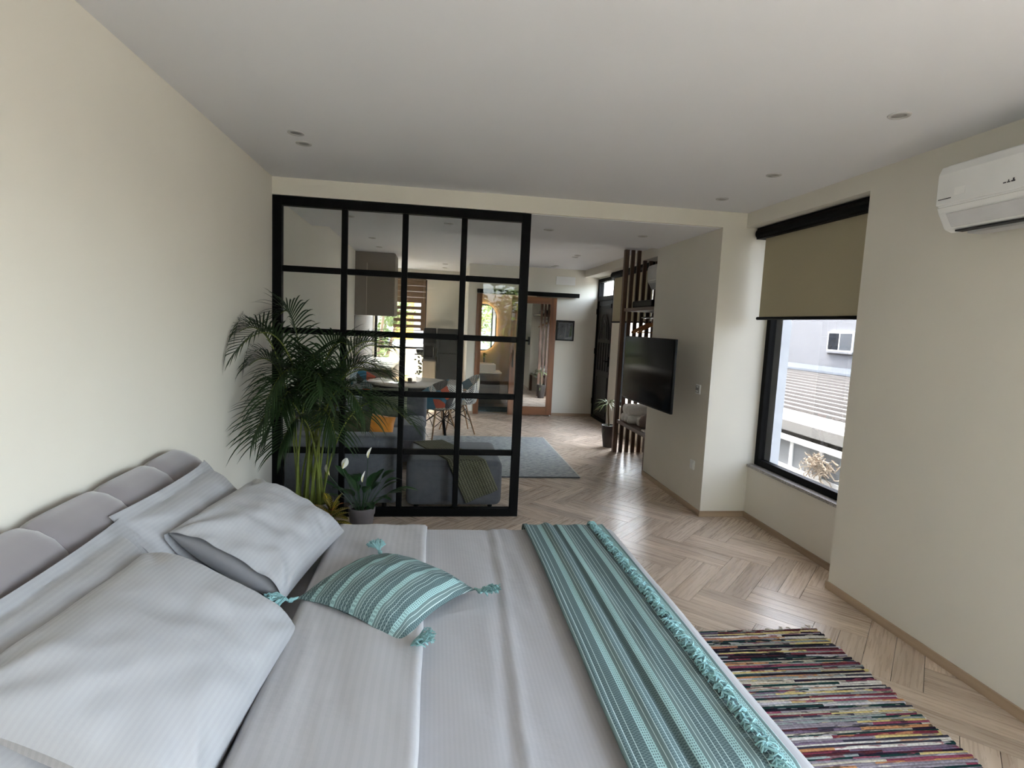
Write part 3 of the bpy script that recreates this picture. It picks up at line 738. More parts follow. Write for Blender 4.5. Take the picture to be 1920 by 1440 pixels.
rg = thing('rag_rug', 'colourful woven rag rug on the floor at the foot of the bed', 'rug', (3.0, -2.6, 0))
MB().box((2.66, -3.42, 0.0), (3.35, -1.86, 0.004)).build('backing', mat('rug_warp', (120, 112, 104), 0.95), rg)
y = -1.852; i = 0; rr = random.Random(12)
while y > -3.42:
    d = rr.uniform(0.009, 0.0165); r = d*0.55; xa = 2.655+rr.uniform(-0.012, 0.012); xb = 3.36-0.012*(-1.85-y)+rr.uniform(-0.014, 0.014)
    pts = []; n = 22
    for j in range(n+1):
        f = j/n; x = xa+(xb-xa)*f
        pts.append((x-3.0, 0.003*noise.noise(Vector((x*4, i*0.7, 0)))+0.010*math.sin(f*2+1.2)*0.6, 0.007+0.0022*noise.noise(Vector((x*9, i*1.7, 3)))))
    mb = MB(); b = len(mb.v)
    for j, p in enumerate(pts):
        rj = r*(1+0.22*noise.noise(Vector((p[0]*17, i*2.1, 8))))
        for kx in range(6):
            a = 2*PI*kx/6; mb.v.append((p[0], p[1]+rj*math.cos(a), p[2]+0.0062*math.sin(a)))
    for j in range(n):
        for kx in range(6): mb.f.append((j*6+kx, j*6+(kx+1)%6, (j+1)*6+(kx+1)%6, (j+1)*6+kx))
    mb.f.append(tuple(range(6))); mb.f.append(tuple(range(n*6, n*6+6)))
    o = mb.build('rag_strip', RAG, rg, smooth=True, world=False); o.location = (0, y+2.6, 0)
    y -= d*0.98; i += 1
CREAMT = mat('cream_cotton', (196, 186, 170), 0.95)
for i, x in enumerate((2.67, 2.83, 2.95, 3.0, 3.1, 3.16, 3.22, 3.29, 3.33)):
    a = rr.uniform(0.6, 2.4); L = rr.uniform(0.02, 0.055); mb = MB()
    for q in range(3):
        aa = a+rr.uniform(-0.25, 0.25); mb.tube([(x, -1.852, 0.006), (x+math.cos(aa)*L*0.5, -1.852+math.sin(aa)*L*0.5, 0.012), (x+math.cos(aa)*L, -1.852+math.sin(aa)*L, 0.005)], [0.003, 0.0035, 0.002], 5)
    mb.build('warp_tassel', CREAMT, rg, smooth=True)

# ------------------------------------------------------------------ air conditioners
def air_con(label, x, y0, y1, z0, z1, sign=-1, marks=True):
    d = 0.205
    t = thing('air_conditioner', label, 'air conditioner', (x, (y0+y1)/2, z0))
    pr = [(x, z0+0.02), (x-d*0.55, z0), (x-d*0.72, z0+0.012), (x-d*0.93, z0+0.085), (x-d, z0+0.14), (x-d, z1-0.05), (x-d*0.93, z1-0.015), (x-d*0.8, z1), (x, z1)]
    MB().prism(pr, 'y', y0, y1).build('body', WHITEP, t, bevel=0.012)
    MB().prism([(x-d-0.004, z0+0.118), (x-d-0.006, z1-0.05), (x-d*0.93-0.005, z1-0.012), (x-d*0.9, z1-0.02), (x-d*0.9, z0+0.118)], 'y', y0+0.004, y1-0.004).build('front_panel', WHITEP, t, bevel=0.004)
    MB().prism([(x-d*0.99, z0+0.106), (x-d*0.935, z0+0.086), (x-d*0.90, z0+0.09), (x-d*0.95, z0+0.112)], 'y', y0+0.01, y1-0.01).build('lower_trim', WHITEP, t)
    MB().prism([(x-d*0.93-0.004, z0+0.078), (x-d*0.74-0.004, z0+0.018), (x-d*0.72, z0+0.022), (x-d*0.90, z0+0.080)], 'y', y0+0.05, y1-0.05).build('louver_flap', mat('pale_grey_flap', (205, 206, 208), 0.45), t, bevel=0.002)
    MB().box((x-d*0.70, y0+0.06, z0-0.001), (x-d*0.50, y1-0.06, z0+0.006)).build('outlet_slot', DARKG, t)
    MB().box((x-d*0.52, y0+0.09, z0-0.012), (x-d*0.15, y1-0.09, z0+0.008)).build('underside_grille', mat('grille_grey', (190, 190, 190), 0.6), t)
    if marks:
        mk = mat('grey_print', (70, 70, 74), 0.6)
        yl = y1-0.33; zl = z0+0.150
        m_ = MB(); xx = x-d-0.0078
        for q, (a, b, c, e) in enumerate(((0, 0.012, 0, 0.005), (0.016, 0.03, 0.0, 0.004), (0.02, 0.024, 0.0, 0.012), (0.034, 0.05, 0.0, 0.006), (0.04, 0.046, 0.004, 0.015))): m_.box((xx, yl-b, zl+c), (xx+0.001, yl-a, zl+e))
        m_.build('maker_mark', mk, t)
        m_ = MB()
        for q in range(9): m_.box((xx, y1-0.020-q*0.0075-0.005, z0+0.142), (xx+0.001, y1-0.020-q*0.0075, z0+0.1465))
        m_.build('small_lettering', mk, t)
        MB().box((xx, y1-0.155, z0+0.15), (xx+0.001, y1-0.10, z0+0.185)).build('energy_sticker', mat('sticker', (240, 240, 238), 0.3), t)
    return t
air_con('white split air conditioner high on the right wall nearest the camera', XA, -2.90, -2.055, 2.135, 2.445)
air_con('far white air conditioner above the closet shelf, half hidden beside the slats', XR, 1.66, 2.46, 2.12, 2.43, marks=False)

# ------------------------------------------------------------------ television
tv = thing('television', 'flat black television on a swivel arm on the column wall', 'television', (3.245, 0.61, 1.215), 0)
ang = math.atan2(-0.05, 1.12)
MT = Matrix.Translation((3.245, 0.61, 1.215)) @ Matrix.Rotation(ang*-1, 4, 'Z')
SCRN = mat('screen_black', (2, 2, 3), 0.1, var=0.0, spec=0.5); SCRN.node_tree.nodes['Principled BSDF'].inputs['IOR'].default_value = 1.1
MB().rbox((-0.006, -0.56, -0.325), (0.022, 0.56, 0.325), 0.006, 2, MT).build('bezel', BLACKP, tv, smooth=True)
MB().box((-0.0075, -0.552, -0.310), (-0.004, 0.552, 0.318), MT).build('screen', SCRN, tv)
MB().rbox((0.02, -0.42, -0.28), (0.06, 0.42, 0.12), 0.015, 2, MT).build('back_shell', BLACKP, tv, smooth=True)
mb = MB(); mb.box((3.285, 0.66, 1.12), (3.30, 0.80, 1.32)); mb.tube([(3.30, 0.73, 1.22), (3.40, 0.90, 1.22), (3.57, 1.18, 1.22)], 0.022, 6); mb.box((3.566, 1.08, 1.12), (XC-0.001, 1.28, 1.32)); mb.build('swivel_arm', BLACKM, tv)
# sockets
def plate(name, label, cat, y, z, kind):
    t = thing(name, label, cat, (XC, y, z))
    MB().rbox((XC-0.010, y-0.042, z-0.042), (XC, y+0.042, z+0.042), 0.003, 2).build('plate', WHITEP, t, smooth=True)
    if kind == 'switch':
        MB().box((XC-0.014, y-0.032, z-0.03), (XC-0.010, y+0.032, z+0.032)).build('insert', mat('grey_insert', (170, 168, 164), 0.4), t)
        for a, b in ((0.012, -0.016), (-0.012, -0.016)): MB().tube([(XC-0.018, y+a, z+b), (XC-0.012, y+a, z+b)], 0.007, 10).build('button', WHITEP, t)
        MB().box((XC-0.018, y-0.014, z+0.016), (XC-0.012, y+0.014, z+0.026)).build('rocker', WHITEP, t)
    else:
        MB().rbox((XC-0.013, y-0.026, z-0.026), (XC-0.009, y+0.026, z+0.026), 0.002, 2).build('insert', WHITEP, t)
plate('wall_switch', 'white switch plate on the column wall right of the television', 'switch', 0.203, 1.102, 'switch')
plate('wall_socket', 'white socket plate low on the column wall below the switch', 'socket', 0.199, 0.415, 'socket')

# ------------------------------------------------------------------ downlights
DLAB = [('near left ceiling, first of a pair above the bed head', 0.426, -1.102, H), ('near left ceiling, second of a pair close to the partition', 0.427, -0.909, H), ('ceiling by the near air conditioner', 3.268, -2.145, H), ('ceiling above the window blind', 3.321, -1.108, H), ('ceiling corner next to the column', 3.348, -0.406, H),
 ('beam underside right of the partition frame', 2.243, 0.686, HB-0.004), ('beam underside beside the television wall', 3.141, 0.675, HB-0.004), ('beam underside seen through the third top pane', 1.331, 0.717, HB-0.004), ('beam underside seen through the second top pane', 0.46, 0.693, HB-0.004),
 ('living room ceiling left, nearer one above the sofa', 0.413, 2.968, H), ('living room ceiling left, just before the tall kitchen cupboard', 0.415, 3.858, H), ('hall ceiling, nearer of the first pair before the slats', 3.203, 3.4, H), ('hall ceiling, farther of the first pair before the slats', 3.214, 3.597, H), ('hall ceiling, nearer of the pair at the far wall', 3.214, 4.874, H), ('hall ceiling, last one against the far wall', 3.209, 5.065, H), ('kitchen ceiling, nearer one before the fridge', 1.387, 5.712, H), ('kitchen ceiling, farthest one above the fridge', 1.39, 6.421, H)]
TRIM = mat('downlight_trim', (182, 182, 180), 0.5); LENS = mat('downlight_lens', (140, 138, 134), 0.35)
for lab, x, y, z in DLAB:
    t = thing('downlight', 'round recessed downlight in '+lab, 'downlight', (x, y, z), 0, 'recessed ceiling downlights')
    MB().lathe([(0.030, -0.0), (0.030, -0.004), (0.034, -0.007), (0.045, -0.005), (0.047, 0.0)], 24, (x, y, z), cap=False).build('trim_ring', TRIM, t, smooth=True)
    MB().lathe([(0.0305, -0.002), (0.02, -0.0035), (0.001, -0.004)], 20, (x, y, z)).build('lens', LENS, t, smooth=True)

# ------------------------------------------------------------------ plants
PALMG = mat('palm_leaf', (30, 50, 20), 0.5, var=0.35, scale=6, spec=0.4)
PALMS = mat('palm_stem', (98, 108, 42), 0.5, var=0.25, scale=10)
SOIL = mat('potting_soil', (46, 34, 26), 0.95, var=0.3, scale=60)
POTG = mat('grey_plastic_pot', (112, 108, 110), 0.6, var=0.05)
def pot(parent, c, r, h, mtl=POTG, rim=0.012):
    MB().lathe([(r*0.72, 0), (r*0.9, h*0.75), (r*0.92, h*0.76), (r*0.97, h*0.78), (r, h), (r-rim*0.7, h), (r*0.9, h*0.86)], 28, (c[0], c[1], 0), cap=False).build('pot', mtl, parent, smooth=True)
    MB().lathe([(0.001, h*0.88), (r*0.93, h*0.87)], 24, (c[0], c[1], 0), cap=False).build('soil', SOIL, parent)
def safe(p):
    return Vector((max(p.x, 0.012), min(p.y, -0.008), p.z))
def frond(parent, base, az, reach, apex, tip, seed, nleaf=26, ll=0.21, wid=0.0058):
    rr = random.Random(seed); d = Vector((math.cos(az), math.sin(az), 0)); side = Vector((-d.y, d.x, 0))
    p0 = Vector(base); P1 = p0 + d*reach*0.12 + Vector((0, 0, apex*0.78)); P2 = p0+d*reach*0.50+Vector((0, 0, apex*1.12)); P3 = p0+d*reach+Vector((0, 0, tip))
    def B(t): return p0*(1-t)**3+P1*3*t*(1-t)**2+P2*3*t*t*(1-t)+P3*t**3
    def Tn(t): return (B(min(1, t+0.01))-B(max(0, t-0.01))).normalized()
    ts = [i/26 for i in range(27)]
    MB().tube([safe(B(t)) for t in ts], [0.0065*(1-0.8*t)+0.001 for t in ts], 6).build('stem', PALMS, parent, smooth=True)
    mb = MB()
    for i in range(nleaf):
        t = 0.42+0.57*i/(nleaf-1); c = B(t); tn = Tn(t); k_ = (t-0.42)/0.58
        L = ll*(0.55+0.75*math.sin(PI*(0.18+0.72*k_)))*rr.uniform(0.88, 1.08)
        up = side.cross(tn)*-1
        if up.z < 0: up = -up
        for sg in (-1, 1):
            dirv = (tn*(0.55+0.5*k_) + side*sg*(0.95-0.35*k_) + up*0.42).normalized()
            pts = []; n = 6
            drp = rr.uniform(0.12, 0.45)
            for j in range(n+1):
                f = j/n; p = c + dirv*L*f + Vector((0, 0, -drp*L*f*f*f*1.2)); pts.append(p)
            wv = dirv.cross(up).normalized()
            b = len(mb.v)
            for j, p in enumerate(pts):
                f = j/n; w_ = wid*(0.35+0.65*math.sin(PI*min(1, f*0.9+0.12)))*(1 if j < n else 0.12)
                mb.v += [tuple(safe(p-wv*w_+up*w_*0.35)), tuple(safe(p)), tuple(safe(p+wv*w_+up*w_*0.35))]
            for j in range(n): q = b+j*3; mb.f += [(q, q+1, q+4, q+3), (q+1, q+2, q+5, q+4)]
    mb.build('frond', PALMG, parent, smooth=True)
pc = (0.40, -0.52)
palm = thing('areca_palm', 'tall feathery areca palm in grey pot by the partition corner', 'plant', (pc[0], pc[1], 0))
pot(palm, pc, 0.16, 0.31)
D = math.radians
FR = [(232, 0.62, 1.30, 1.10), (244, 0.60, 1.12, 0.82), (222, 0.42, 1.22, 1.22), (250, 0.62, 0.92, 0.60), (160, 0.22, 1.32, 1.34), (352, 0.50, 1.16, 1.16), (340, 0.58, 1.06, 0.98), (4, 0.56, 1.0, 0.92), (318, 0.58, 0.98, 0.74), (285, 0.45, 1.0, 0.86), (235, 0.50, 0.90, 0.55), (348, 0.62, 0.86, 0.62), (305, 0.46, 0.84, 0.55), (20, 0.40, 1.12, 1.12), (330, 0.36, 1.12, 1.16), (265, 0.36, 0.92, 0.74), (10, 0.42, 0.82, 0.56), (290, 0.30, 1.08, 1.05), (330, 0.50, 0.92, 0.80), (225, 0.36, 1.05, 1.0), (255, 0.48, 1.02, 0.92), (350, 0.34, 0.98, 0.98), (310, 0.40, 1.0, 0.92), (240, 0.40, 0.78, 0.5)]
rr = random.Random(5)
for i, (az, rc, ap, tp) in enumerate(FR):
    b = (pc[0]+rr.uniform(-0.085, 0.085), pc[1]+rr.uniform(-0.06, 0.06), 0.26)
    frond(palm, b, D(az+rr.uniform(-5, 5)), rc, ap, tp, 40+i)
def blade_mb(base, dirv, up, L, wid, droop, n=8, fold=0.25, curl=0.0):
    dirv = Vector(dirv).normalized(); up = Vector(up); sd = dirv.cross(up).normalized(); nrm = sd.cross(dirv).normalized()
    mb = MB(); uvs = []
    for j in range(n+1):
        f = j/n; p = Vector(base)+dirv*L*f+Vector((0, 0, -droop*L*f*f)); w_ = wid*math.sin(PI*min(1, (f*0.93+0.03)))**0.8
        for sx in (-1, -0.5, 0, 0.5, 1):
            mb.v.append(tuple(safe(p+sd*w_*sx+nrm*abs(sx)*w_*fold))); uvs.append((f*L, sx))
    for j in range(n):
        for i in range(4): a = j*5+i; mb.f.append((a, a+1, a+6, a+5))
    return mb, uvs
LILYG = mat('peace_lily_leaf', (36, 66, 34), 0.35, var=0.25, scale=12)
SPATHE = mat('white_spathe', (236, 236, 226), 0.5, var=0.03)
lc = (0.745, -0.44)
lily = thing('peace_lily', 'peace lily with white flowers in a grey pot before the partition', 'plant', (lc[0], lc[1], 0)); pot(lily, lc, 0.098, 0.235)
rr = random.Random(9)
for i in range(24):
    az = 2*PI*i/24*2.4; el = rr.uniform(0.65, 1.4); r0 = 0.02; Ls = rr.uniform(0.12, 0.27)
    d = Vector((math.cos(az)*math.cos(el), math.sin(az)*math.cos(el), math.sin(el))); b0 = Vector((lc[0]+0.03*math.cos(az), lc[1]+0.03*math.sin(az), 0.2))
    b1 = b0+d*Ls; MB().tube([b0, (b0+b1)/2+Vector((0, 0, 0.008)), b1], 0.0025, 5).build('leaf_stalk', LILYG, lily)
    d2_ = (d+Vector((math.cos(az), math.sin(az), 0))*0.5).normalized()
    mbk, _ = blade_mb(b1, d2_, (0, 0, 1), rr.uniform(0.15, 0.22), rr.uniform(0.028, 0.038), rr.uniform(0.15, 0.5)); mbk.build('leaf', LILYG, lily, smooth=True)
for (fx, fy, fz, az) in ((0.785, -0.46, 0.60, 0.6), (0.525, -0.50, 0.48, 2.2), (0.615, -0.50, 0.53, 0.3), (0.755, -0.52, 0.44, 0.9)):
    MB().tube([(lc[0], lc[1], 0.21), ((lc[0]+fx)/2+0.01, (lc[1]+fy)/2, 0.32), (fx, fy, fz)], 0.0025, 5).build('flower_stalk', LILYG, lily, smooth=True)
    mbk, _ = blade_mb((fx, fy, fz), (0.35*math.cos(az), -0.1, 0.9), (math.cos(az+1.2), math.sin(az+1.2)*0.6-0.5, 0.2), 0.085, 0.024, 0.0, fold=0.5); mbk.build('spathe', SPATHE, lily, smooth=True)
    MB().tube([(fx, fy-0.008, fz+0.005), (fx+0.01*math.cos(az), fy-0.01, fz+0.045)], 0.004, 6).build('spadix', mat('spadix_cream', (220, 210, 150), 0.7), lily, smooth=True)
k = NT('croton_leaf'); tc = k.n('ShaderNodeTexCoord'); sp = k.n('ShaderNodeSeparateXYZ'); k.l(tc.outputs['UV'], sp.inputs[0])
av = k.math('ABSOLUTE', sp.outputs[1]); vein = k.math('SINE', k.math('MULTIPLY', k.math('SUBTRACT', sp.outputs[0], k.math('MULTIPLY', av, 0.02)), 2*PI/0.017))
isv = k.math('MAXIMUM', k.math('GREATER_THAN', vein, 0.86), k.math('LESS_THAN', av, 0.08))
mx = k.n('ShaderNodeMixRGB'); k.l(isv, mx.inputs[0]); mx.inputs[1].default_value = srgb(44, 58, 22); mx.inputs[2].default_value = srgb(206, 172, 56); k.l(mx.outputs[0], k.p.inputs['Base Color']); k.p.inputs['Roughness'].default_value = 0.35
CROT = k.m
CROTR = mat('croton_orange_leaf', (176, 96, 40), 0.4, var=0.4, scale=30)
cc = (0.590, -0.80)
cro = thing('croton', 'small croton with yellow veined leaves in a pot beside the bed', 'plant', (cc[0], cc[1], 0)); pot(cro, cc, 0.085, 0.235)
MB().tube([(cc[0], cc[1], 0.19), (cc[0], cc[1], 0.34)], 0.006, 6).build('stem', mat('croton_stem', (110, 60, 40), 0.7), cro)
rr = random.Random(14)
for i in range(17):
    az = i*2.399; el = 0.25+0.9*(i/17); z = 0.24+0.1*i/17
    d = (math.cos(az)*math.cos(el), math.sin(az)*math.cos(el), math.sin(el))
    mbk, uv = blade_mb((cc[0], cc[1], z), d, (0, 0, 1) if el < 1 else (1, 0, 0.3), rr.uniform(0.14, 0.20), rr.uniform(0.025, 0.033), 0.35, fold=0.15)
    o = mbk.build('leaf', CROTR if i in (4, 13) else CROT, cro, smooth=True); set_uv(o, uv)

# ------------------------------------------------------------------ slatted closet
cl = thing('slat_closet', 'open walnut closet with vertical slats, shelves and hanging rail behind the television wall', 'closet', (3.85, 2.0, 0))
MB().box((3.590, 2.47, 0), (3.645, 2.53, 2.607)).build('post', WALNUT, cl, bevel=0.002)
for i in range(1, 6):
    x = 3.618+0.082*i; MB().box((x-0.023, 2.48, 0.0), (x+0.023, 2.515, H-0.008 if x+0.023 < 3.85 else 2.488)).build('slat', WALNUT, cl, bevel=0.002)
MB().box((3.615, Y1+0.002, 1.832), (4.098, 2.46, 1.872)).build('top_shelf', WALNUTY, cl, bevel=0.002)
MB().box((3.615, Y1+0.002, 0.395), (4.098, 2.46, 0.440)).build('low_shelf', WALNUTY, cl, bevel=0.002)
MB().box((3.60, Y1+0.002, 0.0), (3.66, Y1+0.06, 0.395)).build('leg', WALNUT, cl)
MB().box((3.98, Y1+0.002, 0.0), (4.04, Y1+0.06, 0.395)).build('leg', WALNUT, cl)
MB().tube([(3.86, Y1+0.01, 1.765), (3.86, 2.46, 1.765)], 0.011, 10).build('hanging_rail', CHROME, cl, smooth=True)
for yy in (1.6, 2.35): MB().tube([(3.86, yy, 1.765), (3.86, yy, 1.833)], 0.006, 8).build('rail_bracket', CHROME, cl, smooth=True)
HWOOD = wood('hanger_beech', (176, 120, 66), (138, 88, 44), 0.4, axis='X')
def hanger(y, rot, label):
    t = thing('coat_hanger', label, 'hanger', (3.86, y, 1.765), rot, 'wooden hangers on the closet rail')
    pts = []
    for i in range(21):
        f = -1+2*i/20; pts.append((0.215*f, 0.012*abs(f)**2*2-0.012, -0.075-0.115*abs(f)**1.25))
    mb = MB()
    for i, p in enumerate(pts):
        f = abs(-1+2*i/20); h_ = 0.024*(1-0.35*f); mb.v += [(p[0], p[1]-0.006, p[2]-h_), (p[0], p[1]+0.006, p[2]-h_), (p[0], p[1]+0.006, p[2]+h_*0.5), (p[0], p[1]-0.006, p[2]+h_*0.5)]
    for i in range(20):
        for q in range(4): mb.f.append((i*4+q, i*4+(q+1) % 4, i*4+4+(q+1) % 4, i*4+4+q))
    mb.f += [(0, 1, 2, 3), (80, 81, 82, 83)]
    mb.build('shoulder', HWOOD, t, world=False, bevel=0.002)
    MB().tube([(-0.17, 0, -0.185), (0.17, 0, -0.185)], 0.006, 8).build('trouser_bar', HWOOD, t, world=False)
    MB().tube([(0, 0, -0.07), (0, 0, -0.03), (0.012, 0, -0.02), (0.018, 0, -0.004), (0.012, 0, 0.010), (0, 0, 0.0142), (-0.012, 0, 0.010), (-0.017, 0, 0.0)], 0.0022, 6).build('hook', CHROME, t, world=False, smooth=True)
for i, (y, r) in enumerate(((2.02, 0.12), (2.12, -0.05), (2.22, 0.06))): hanger(y, r, ('front', 'middle', 'rear')[i]+' wooden coat hanger on the closet rail above the television')
tag(MB().rbox((3.70, 1.75, 1.872), (4.05, 2.42, 1.965), 0.02, 2).build('storage_box', BLACKP), 'flat black storage case on the closet top shelf', 'case')
TOWEL = mat('white_terry', (226, 222, 218), 0.95, var=0.06, scale=50, bump=0.8, bscale=180, bdist=0.004)
def rolled(label, x, y, z, r, L, az=0.0):
    t = thing('rolled_towel', label, 'towel', (x, y, z), az, 'rolled white towels on the low shelf')
    MB().lathe([(r*0.2, -L/2-0.004), (r*0.8, -L/2-0.004), (r, -L/2+0.015), (r*1.02, 0), (r, L/2-0.015), (r*0.8, L/2+0.004), (r*0.2, L/2+0.004)], 20).build('roll', TOWEL, t, smooth=True, world=False).rotation_euler = (0, PI/2, 0)
    m_ = MB(); pts = [(0.0, 0, 0)]
    sp_ = [(( -L/2-0.006), r*0.12*(1+q*0.22)*math.cos(q*0.7), r*0.12*(1+q*0.22)*math.sin(q*0.7)) for q in range(26)]
    m_.tube(sp_, 0.004, 5).build('spiral_edge', TOWEL, t, world=False)
rolled('rolled white towel at the bottom front of the shelf stack by the post', 3.80, 2.36, 0.440+0.053, 0.052, 0.30)
rolled('rolled white towel in the middle of the bottom row on the low shelf', 3.80, 2.245, 0.440+0.055, 0.054, 0.30)
rolled('rolled white towel at the right of the bottom row on the low shelf', 3.80, 2.125, 0.440+0.055, 0.054, 0.30)
rolled('fat rolled white towel on top of the stack nearest the post', 3.80, 2.30, 0.440+0.165, 0.066, 0.30)
rolled('fat rolled white towel on top of the stack toward the television', 3.80, 2.16, 0.440+0.165, 0.066, 0.30)
rolled('single rolled white towel behind the taupe bundle', 3.86, 1.98, 0.440+0.055, 0.054, 0.28)
TAUPEC = mat('taupe_blanket', (120, 104, 100), 0.9, var=0.2, scale=12, bump=0.6, bscale=40, bdist=0.01)
mb = MB().lathe([(0.001, 0.0), (0.09, 0.0), (0.125, 0.04), (0.13, 0.09), (0.10, 0.15), (0.05, 0.175), (0.001, 0.18)], 24, (3.80, 1.80, 0.440)); mb.v = [(v[0]+0.01*nz(v, 9), v[1]*1.0+0.012*nz((v[1], v[2], v[0]), 11), v[2]+(0.006*nz(v, 13) if v[2] > 0.46 else 0)) for v in mb.v]
tag(mb.build('blanket_bundle', TAUPEC, smooth=True), 'crumpled taupe blanket bundle on the low closet shelf', 'blanket')
tag(MB().rbox((3.64, 1.55, 0.440), (3.76, 1.66, 0.462), 0.008, 2).build('folded_cloth', TOWEL), 'small folded white cloth at the shelf edge beside the column', 'cloth')

# potted dracaena near the door
dc = (3.63, 2.80)
dr = thing('spider_plant', 'thin leaved plant in a dark pot behind the slat post', 'plant', (dc[0], dc[1], 0))
POTD = mat('dark_pot', (58, 52, 50), 0.6)
MB().lathe([(0.07, 0), (0.10, 0.24), (0.105, 0.30), (0.092, 0.30), (0.088, 0.27)], 24, (dc[0], dc[1], 0), cap=False).build('pot', POTD, dr, smooth=True)
MB().lathe([(0.001, 0.28), (0.09, 0.275)], 20, (dc[0], dc[1], 0), cap=False).build('soil', SOIL, dr)
MB().tube([(dc[0], dc[1], 0.25), (dc[0]-0.02, dc[1]+0.01, 0.45), (dc[0]-0.03, dc[1], 0.60)], 0.012, 8).build('trunk', mat('dracaena_trunk', (110, 96, 74), 0.8), dr, smooth=True)
SPG = mat('spider_leaf', (108, 124, 72), 0.5, var=0.3, scale=20)
rr = random.Random(4)
_safe = safe
def safe(p): return p
for i in range(34):
    az = i*2.399; el = rr.uniform(-0.1, 1.2); top = i < 26
    b = (dc[0]-0.03, dc[1], 0.58) if top else (dc[0], dc[1], 0.28)
    mbk, _ = blade_mb(b, (math.cos(az)*math.cos(el), math.sin(az)*math.cos(el), math.sin(el)), (0, 0, 1) if el < 1 else (1, 0, 0), rr.uniform(0.2, 0.34) if top else 0.16, 0.006, rr.uniform(0.4, 1.0), n=7, fold=0.4)
    mbk.build('leaf', SPG, dr, smooth=True)

# ------------------------------------------------------------------ far wall
tag(MB().rbox((3.327, YF-0.02, 2.338), (3.673, YF, 2.483), 0.004, 2).build('fuse_box', WHITEP), 'flat white fuse box cover high on the far wall', 'fuse box')
pi_ = thing('picture', 'small dark framed picture with pale line drawing on the far wall', 'picture', (3.535, YF, 1.54))
for a in ((3.372, 1.357, 3.395, 1.717), (3.676, 1.357, 3.699, 1.717), (3.395, 1.357, 3.676, 1.38), (3.395, 1.694, 3.676, 1.717)): MB().box((a[0], YF-0.022, a[1]), (a[2], YF-0.001, a[3])).build('frame_member', BLACKP, pi_)
MB().box((3.395, YF-0.012, 1.38), (3.676, YF-0.004, 1.694)).build('print', mat('dark_print', (26, 27, 30), 0.25, var=0.3, scale=20), pi_)
PLINE = mat('pale_print_line', (130, 132, 138), 0.6); PGRN = mat('green_print', (70, 84, 60), 0.6, var=0.3, scale=60); PGR = mat('grey_print_patch', (88, 92, 98), 0.6, var=0.3, scale=50)
mb = MB()
for a, b in (((3.425, 1.665), (3.65, 1.665)), ((3.425, 1.665), (3.425, 1.405)), ((3.425, 1.405), (3.65, 1.405)), ((3.545, 1.665), (3.515, 1.405))): mb.tube([(a[0], YF-0.0125, a[1]), (b[0], YF-0.0125, b[1])], 0.0022, 4)
mb.build('line_drawing', PLINE, pi_)
MB().prism([(3.59, 1.67), (3.64, 1.66), (3.60, 1.42), (3.55, 1.41)], 'y', YF-0.0135, YF-0.012).build('print_patch', PGR, pi_)
MB().prism([(3.655, 1.66), (3.66, 1.45), (3.61, 1.42), (3.63, 1.6)], 'y', YF-0.0135, YF-0.012).build('print_patch', PGRN, pi_)
# sliding bathroom door
bd = thing('door_3', 'sliding barn door with wooden frame and large mirror in front of the far wall', 'door', (2.95, YF-0.05, 0)); bd['kind'] = 'structure'
y0, y1 = YF-0.075, YF-0.035; L_, R_, T_ = 2.555, 3.35, 2.10
for a, b in ((L_, L_+0.11), (R_-0.11, R_)): MB().box((a, y0, 0.015), (b, y1, T_)).build('stile', TEAKZ, bd, bevel=0.003)
MB().box((L_+0.11, y0, 0.015), (R_-0.11, y1, 0.165)).build('rail', TEAKX, bd, bevel=0.003)
MB().box((L_+0.11, y0, T_-0.115), (R_-0.11, y1, T_)).build('rail', TEAKX, bd, bevel=0.003)
MB().box((L_+0.11, y0+0.012, 0.165), (R_-0.11, y1-0.012, T_-0.115)).build('mirror', MIRROR, bd)
MB().tube([(R_-0.03, y0-0.006, 0.012), (R_-0.03, y0+0.006, 0.012)], 0.012, 10).build('floor_roller', WHITEP, bd)
MB().tube([(L_+0.05, y0-0.03, 0.86), (L_+0.05, y0-0.03, 1.16)], 0.009, 8).build('pull_handle', BLACKM, bd, smooth=True)
tr = thing('door_track', 'black steel pelmet track above the sliding mirror door', 'track', (2.85, YF-0.05, 2.16))
MB().box((1.945, YF-0.11, 2.125), (3.742, YF, 2.190)).build('housing', BLACKM, tr, bevel=0.002)
MB().box((1.95, YF-0.115, 2.119), (3.738, YF-0.06, 2.125)).build('lip', BLACKM, tr)
cj = thing('trim_4', 'wooden jamb on the left side of the bathroom doorway', 'jamb', (1.99, YF, 0)); cj['kind'] = 'structure'
MB().box((1.945, YF-0.015, 0), (2.04, YF, 2.118)).build('casing', TEAKZ, cj, bevel=0.003); MB().box((1.97, YF, 0), (1.995, YF+0.14, 2.12)).build('lining', TEAKZ, cj)
# bathroom
yb = 6.62
om = thing('backlit_mirror', 'oval backlit mirror glowing on the bathroom wall', 'mirror', (2.2, yb, 1.53))
def oval(cx, cz, hw, hh, n=20):
    r = hw; pts = []
    for i in range(n+1): a = PI*i/n; pts.append((cx+r*math.cos(a), cz+hh-r+r*math.sin(a)))
    for i in range(n+1): a = PI+PI*i/n; pts.append((cx+r*math.cos(a), cz-hh+r+r*math.sin(a)))
    return pts
MB().prism(oval(2.17, 1.525, 0.262, 0.455), 'y', yb-0.045, yb-0.035).build('mirror_glass', MIRROR, om)
MB().prism(oval(2.17, 1.525, 0.235, 0.43), 'y', yb-0.035, yb-0.002).build('led_strip', mat('warm_led', (255, 214, 150), 0.5, var=0, emit=(255, 205, 140), estr=3.2), om)
mb = MB(); o1, o2 = oval(2.17, 1.525, 0.268, 0.461), oval(2.17, 1.525, 0.260, 0.453); n = len(o1)
for q, (pp, yy) in enumerate(((o1, yb-0.05), (o2, yb-0.05), (o2, yb-0.034), (o1, yb-0.034))): mb.v += [(p[0], yy, p[1]) for p in pp]
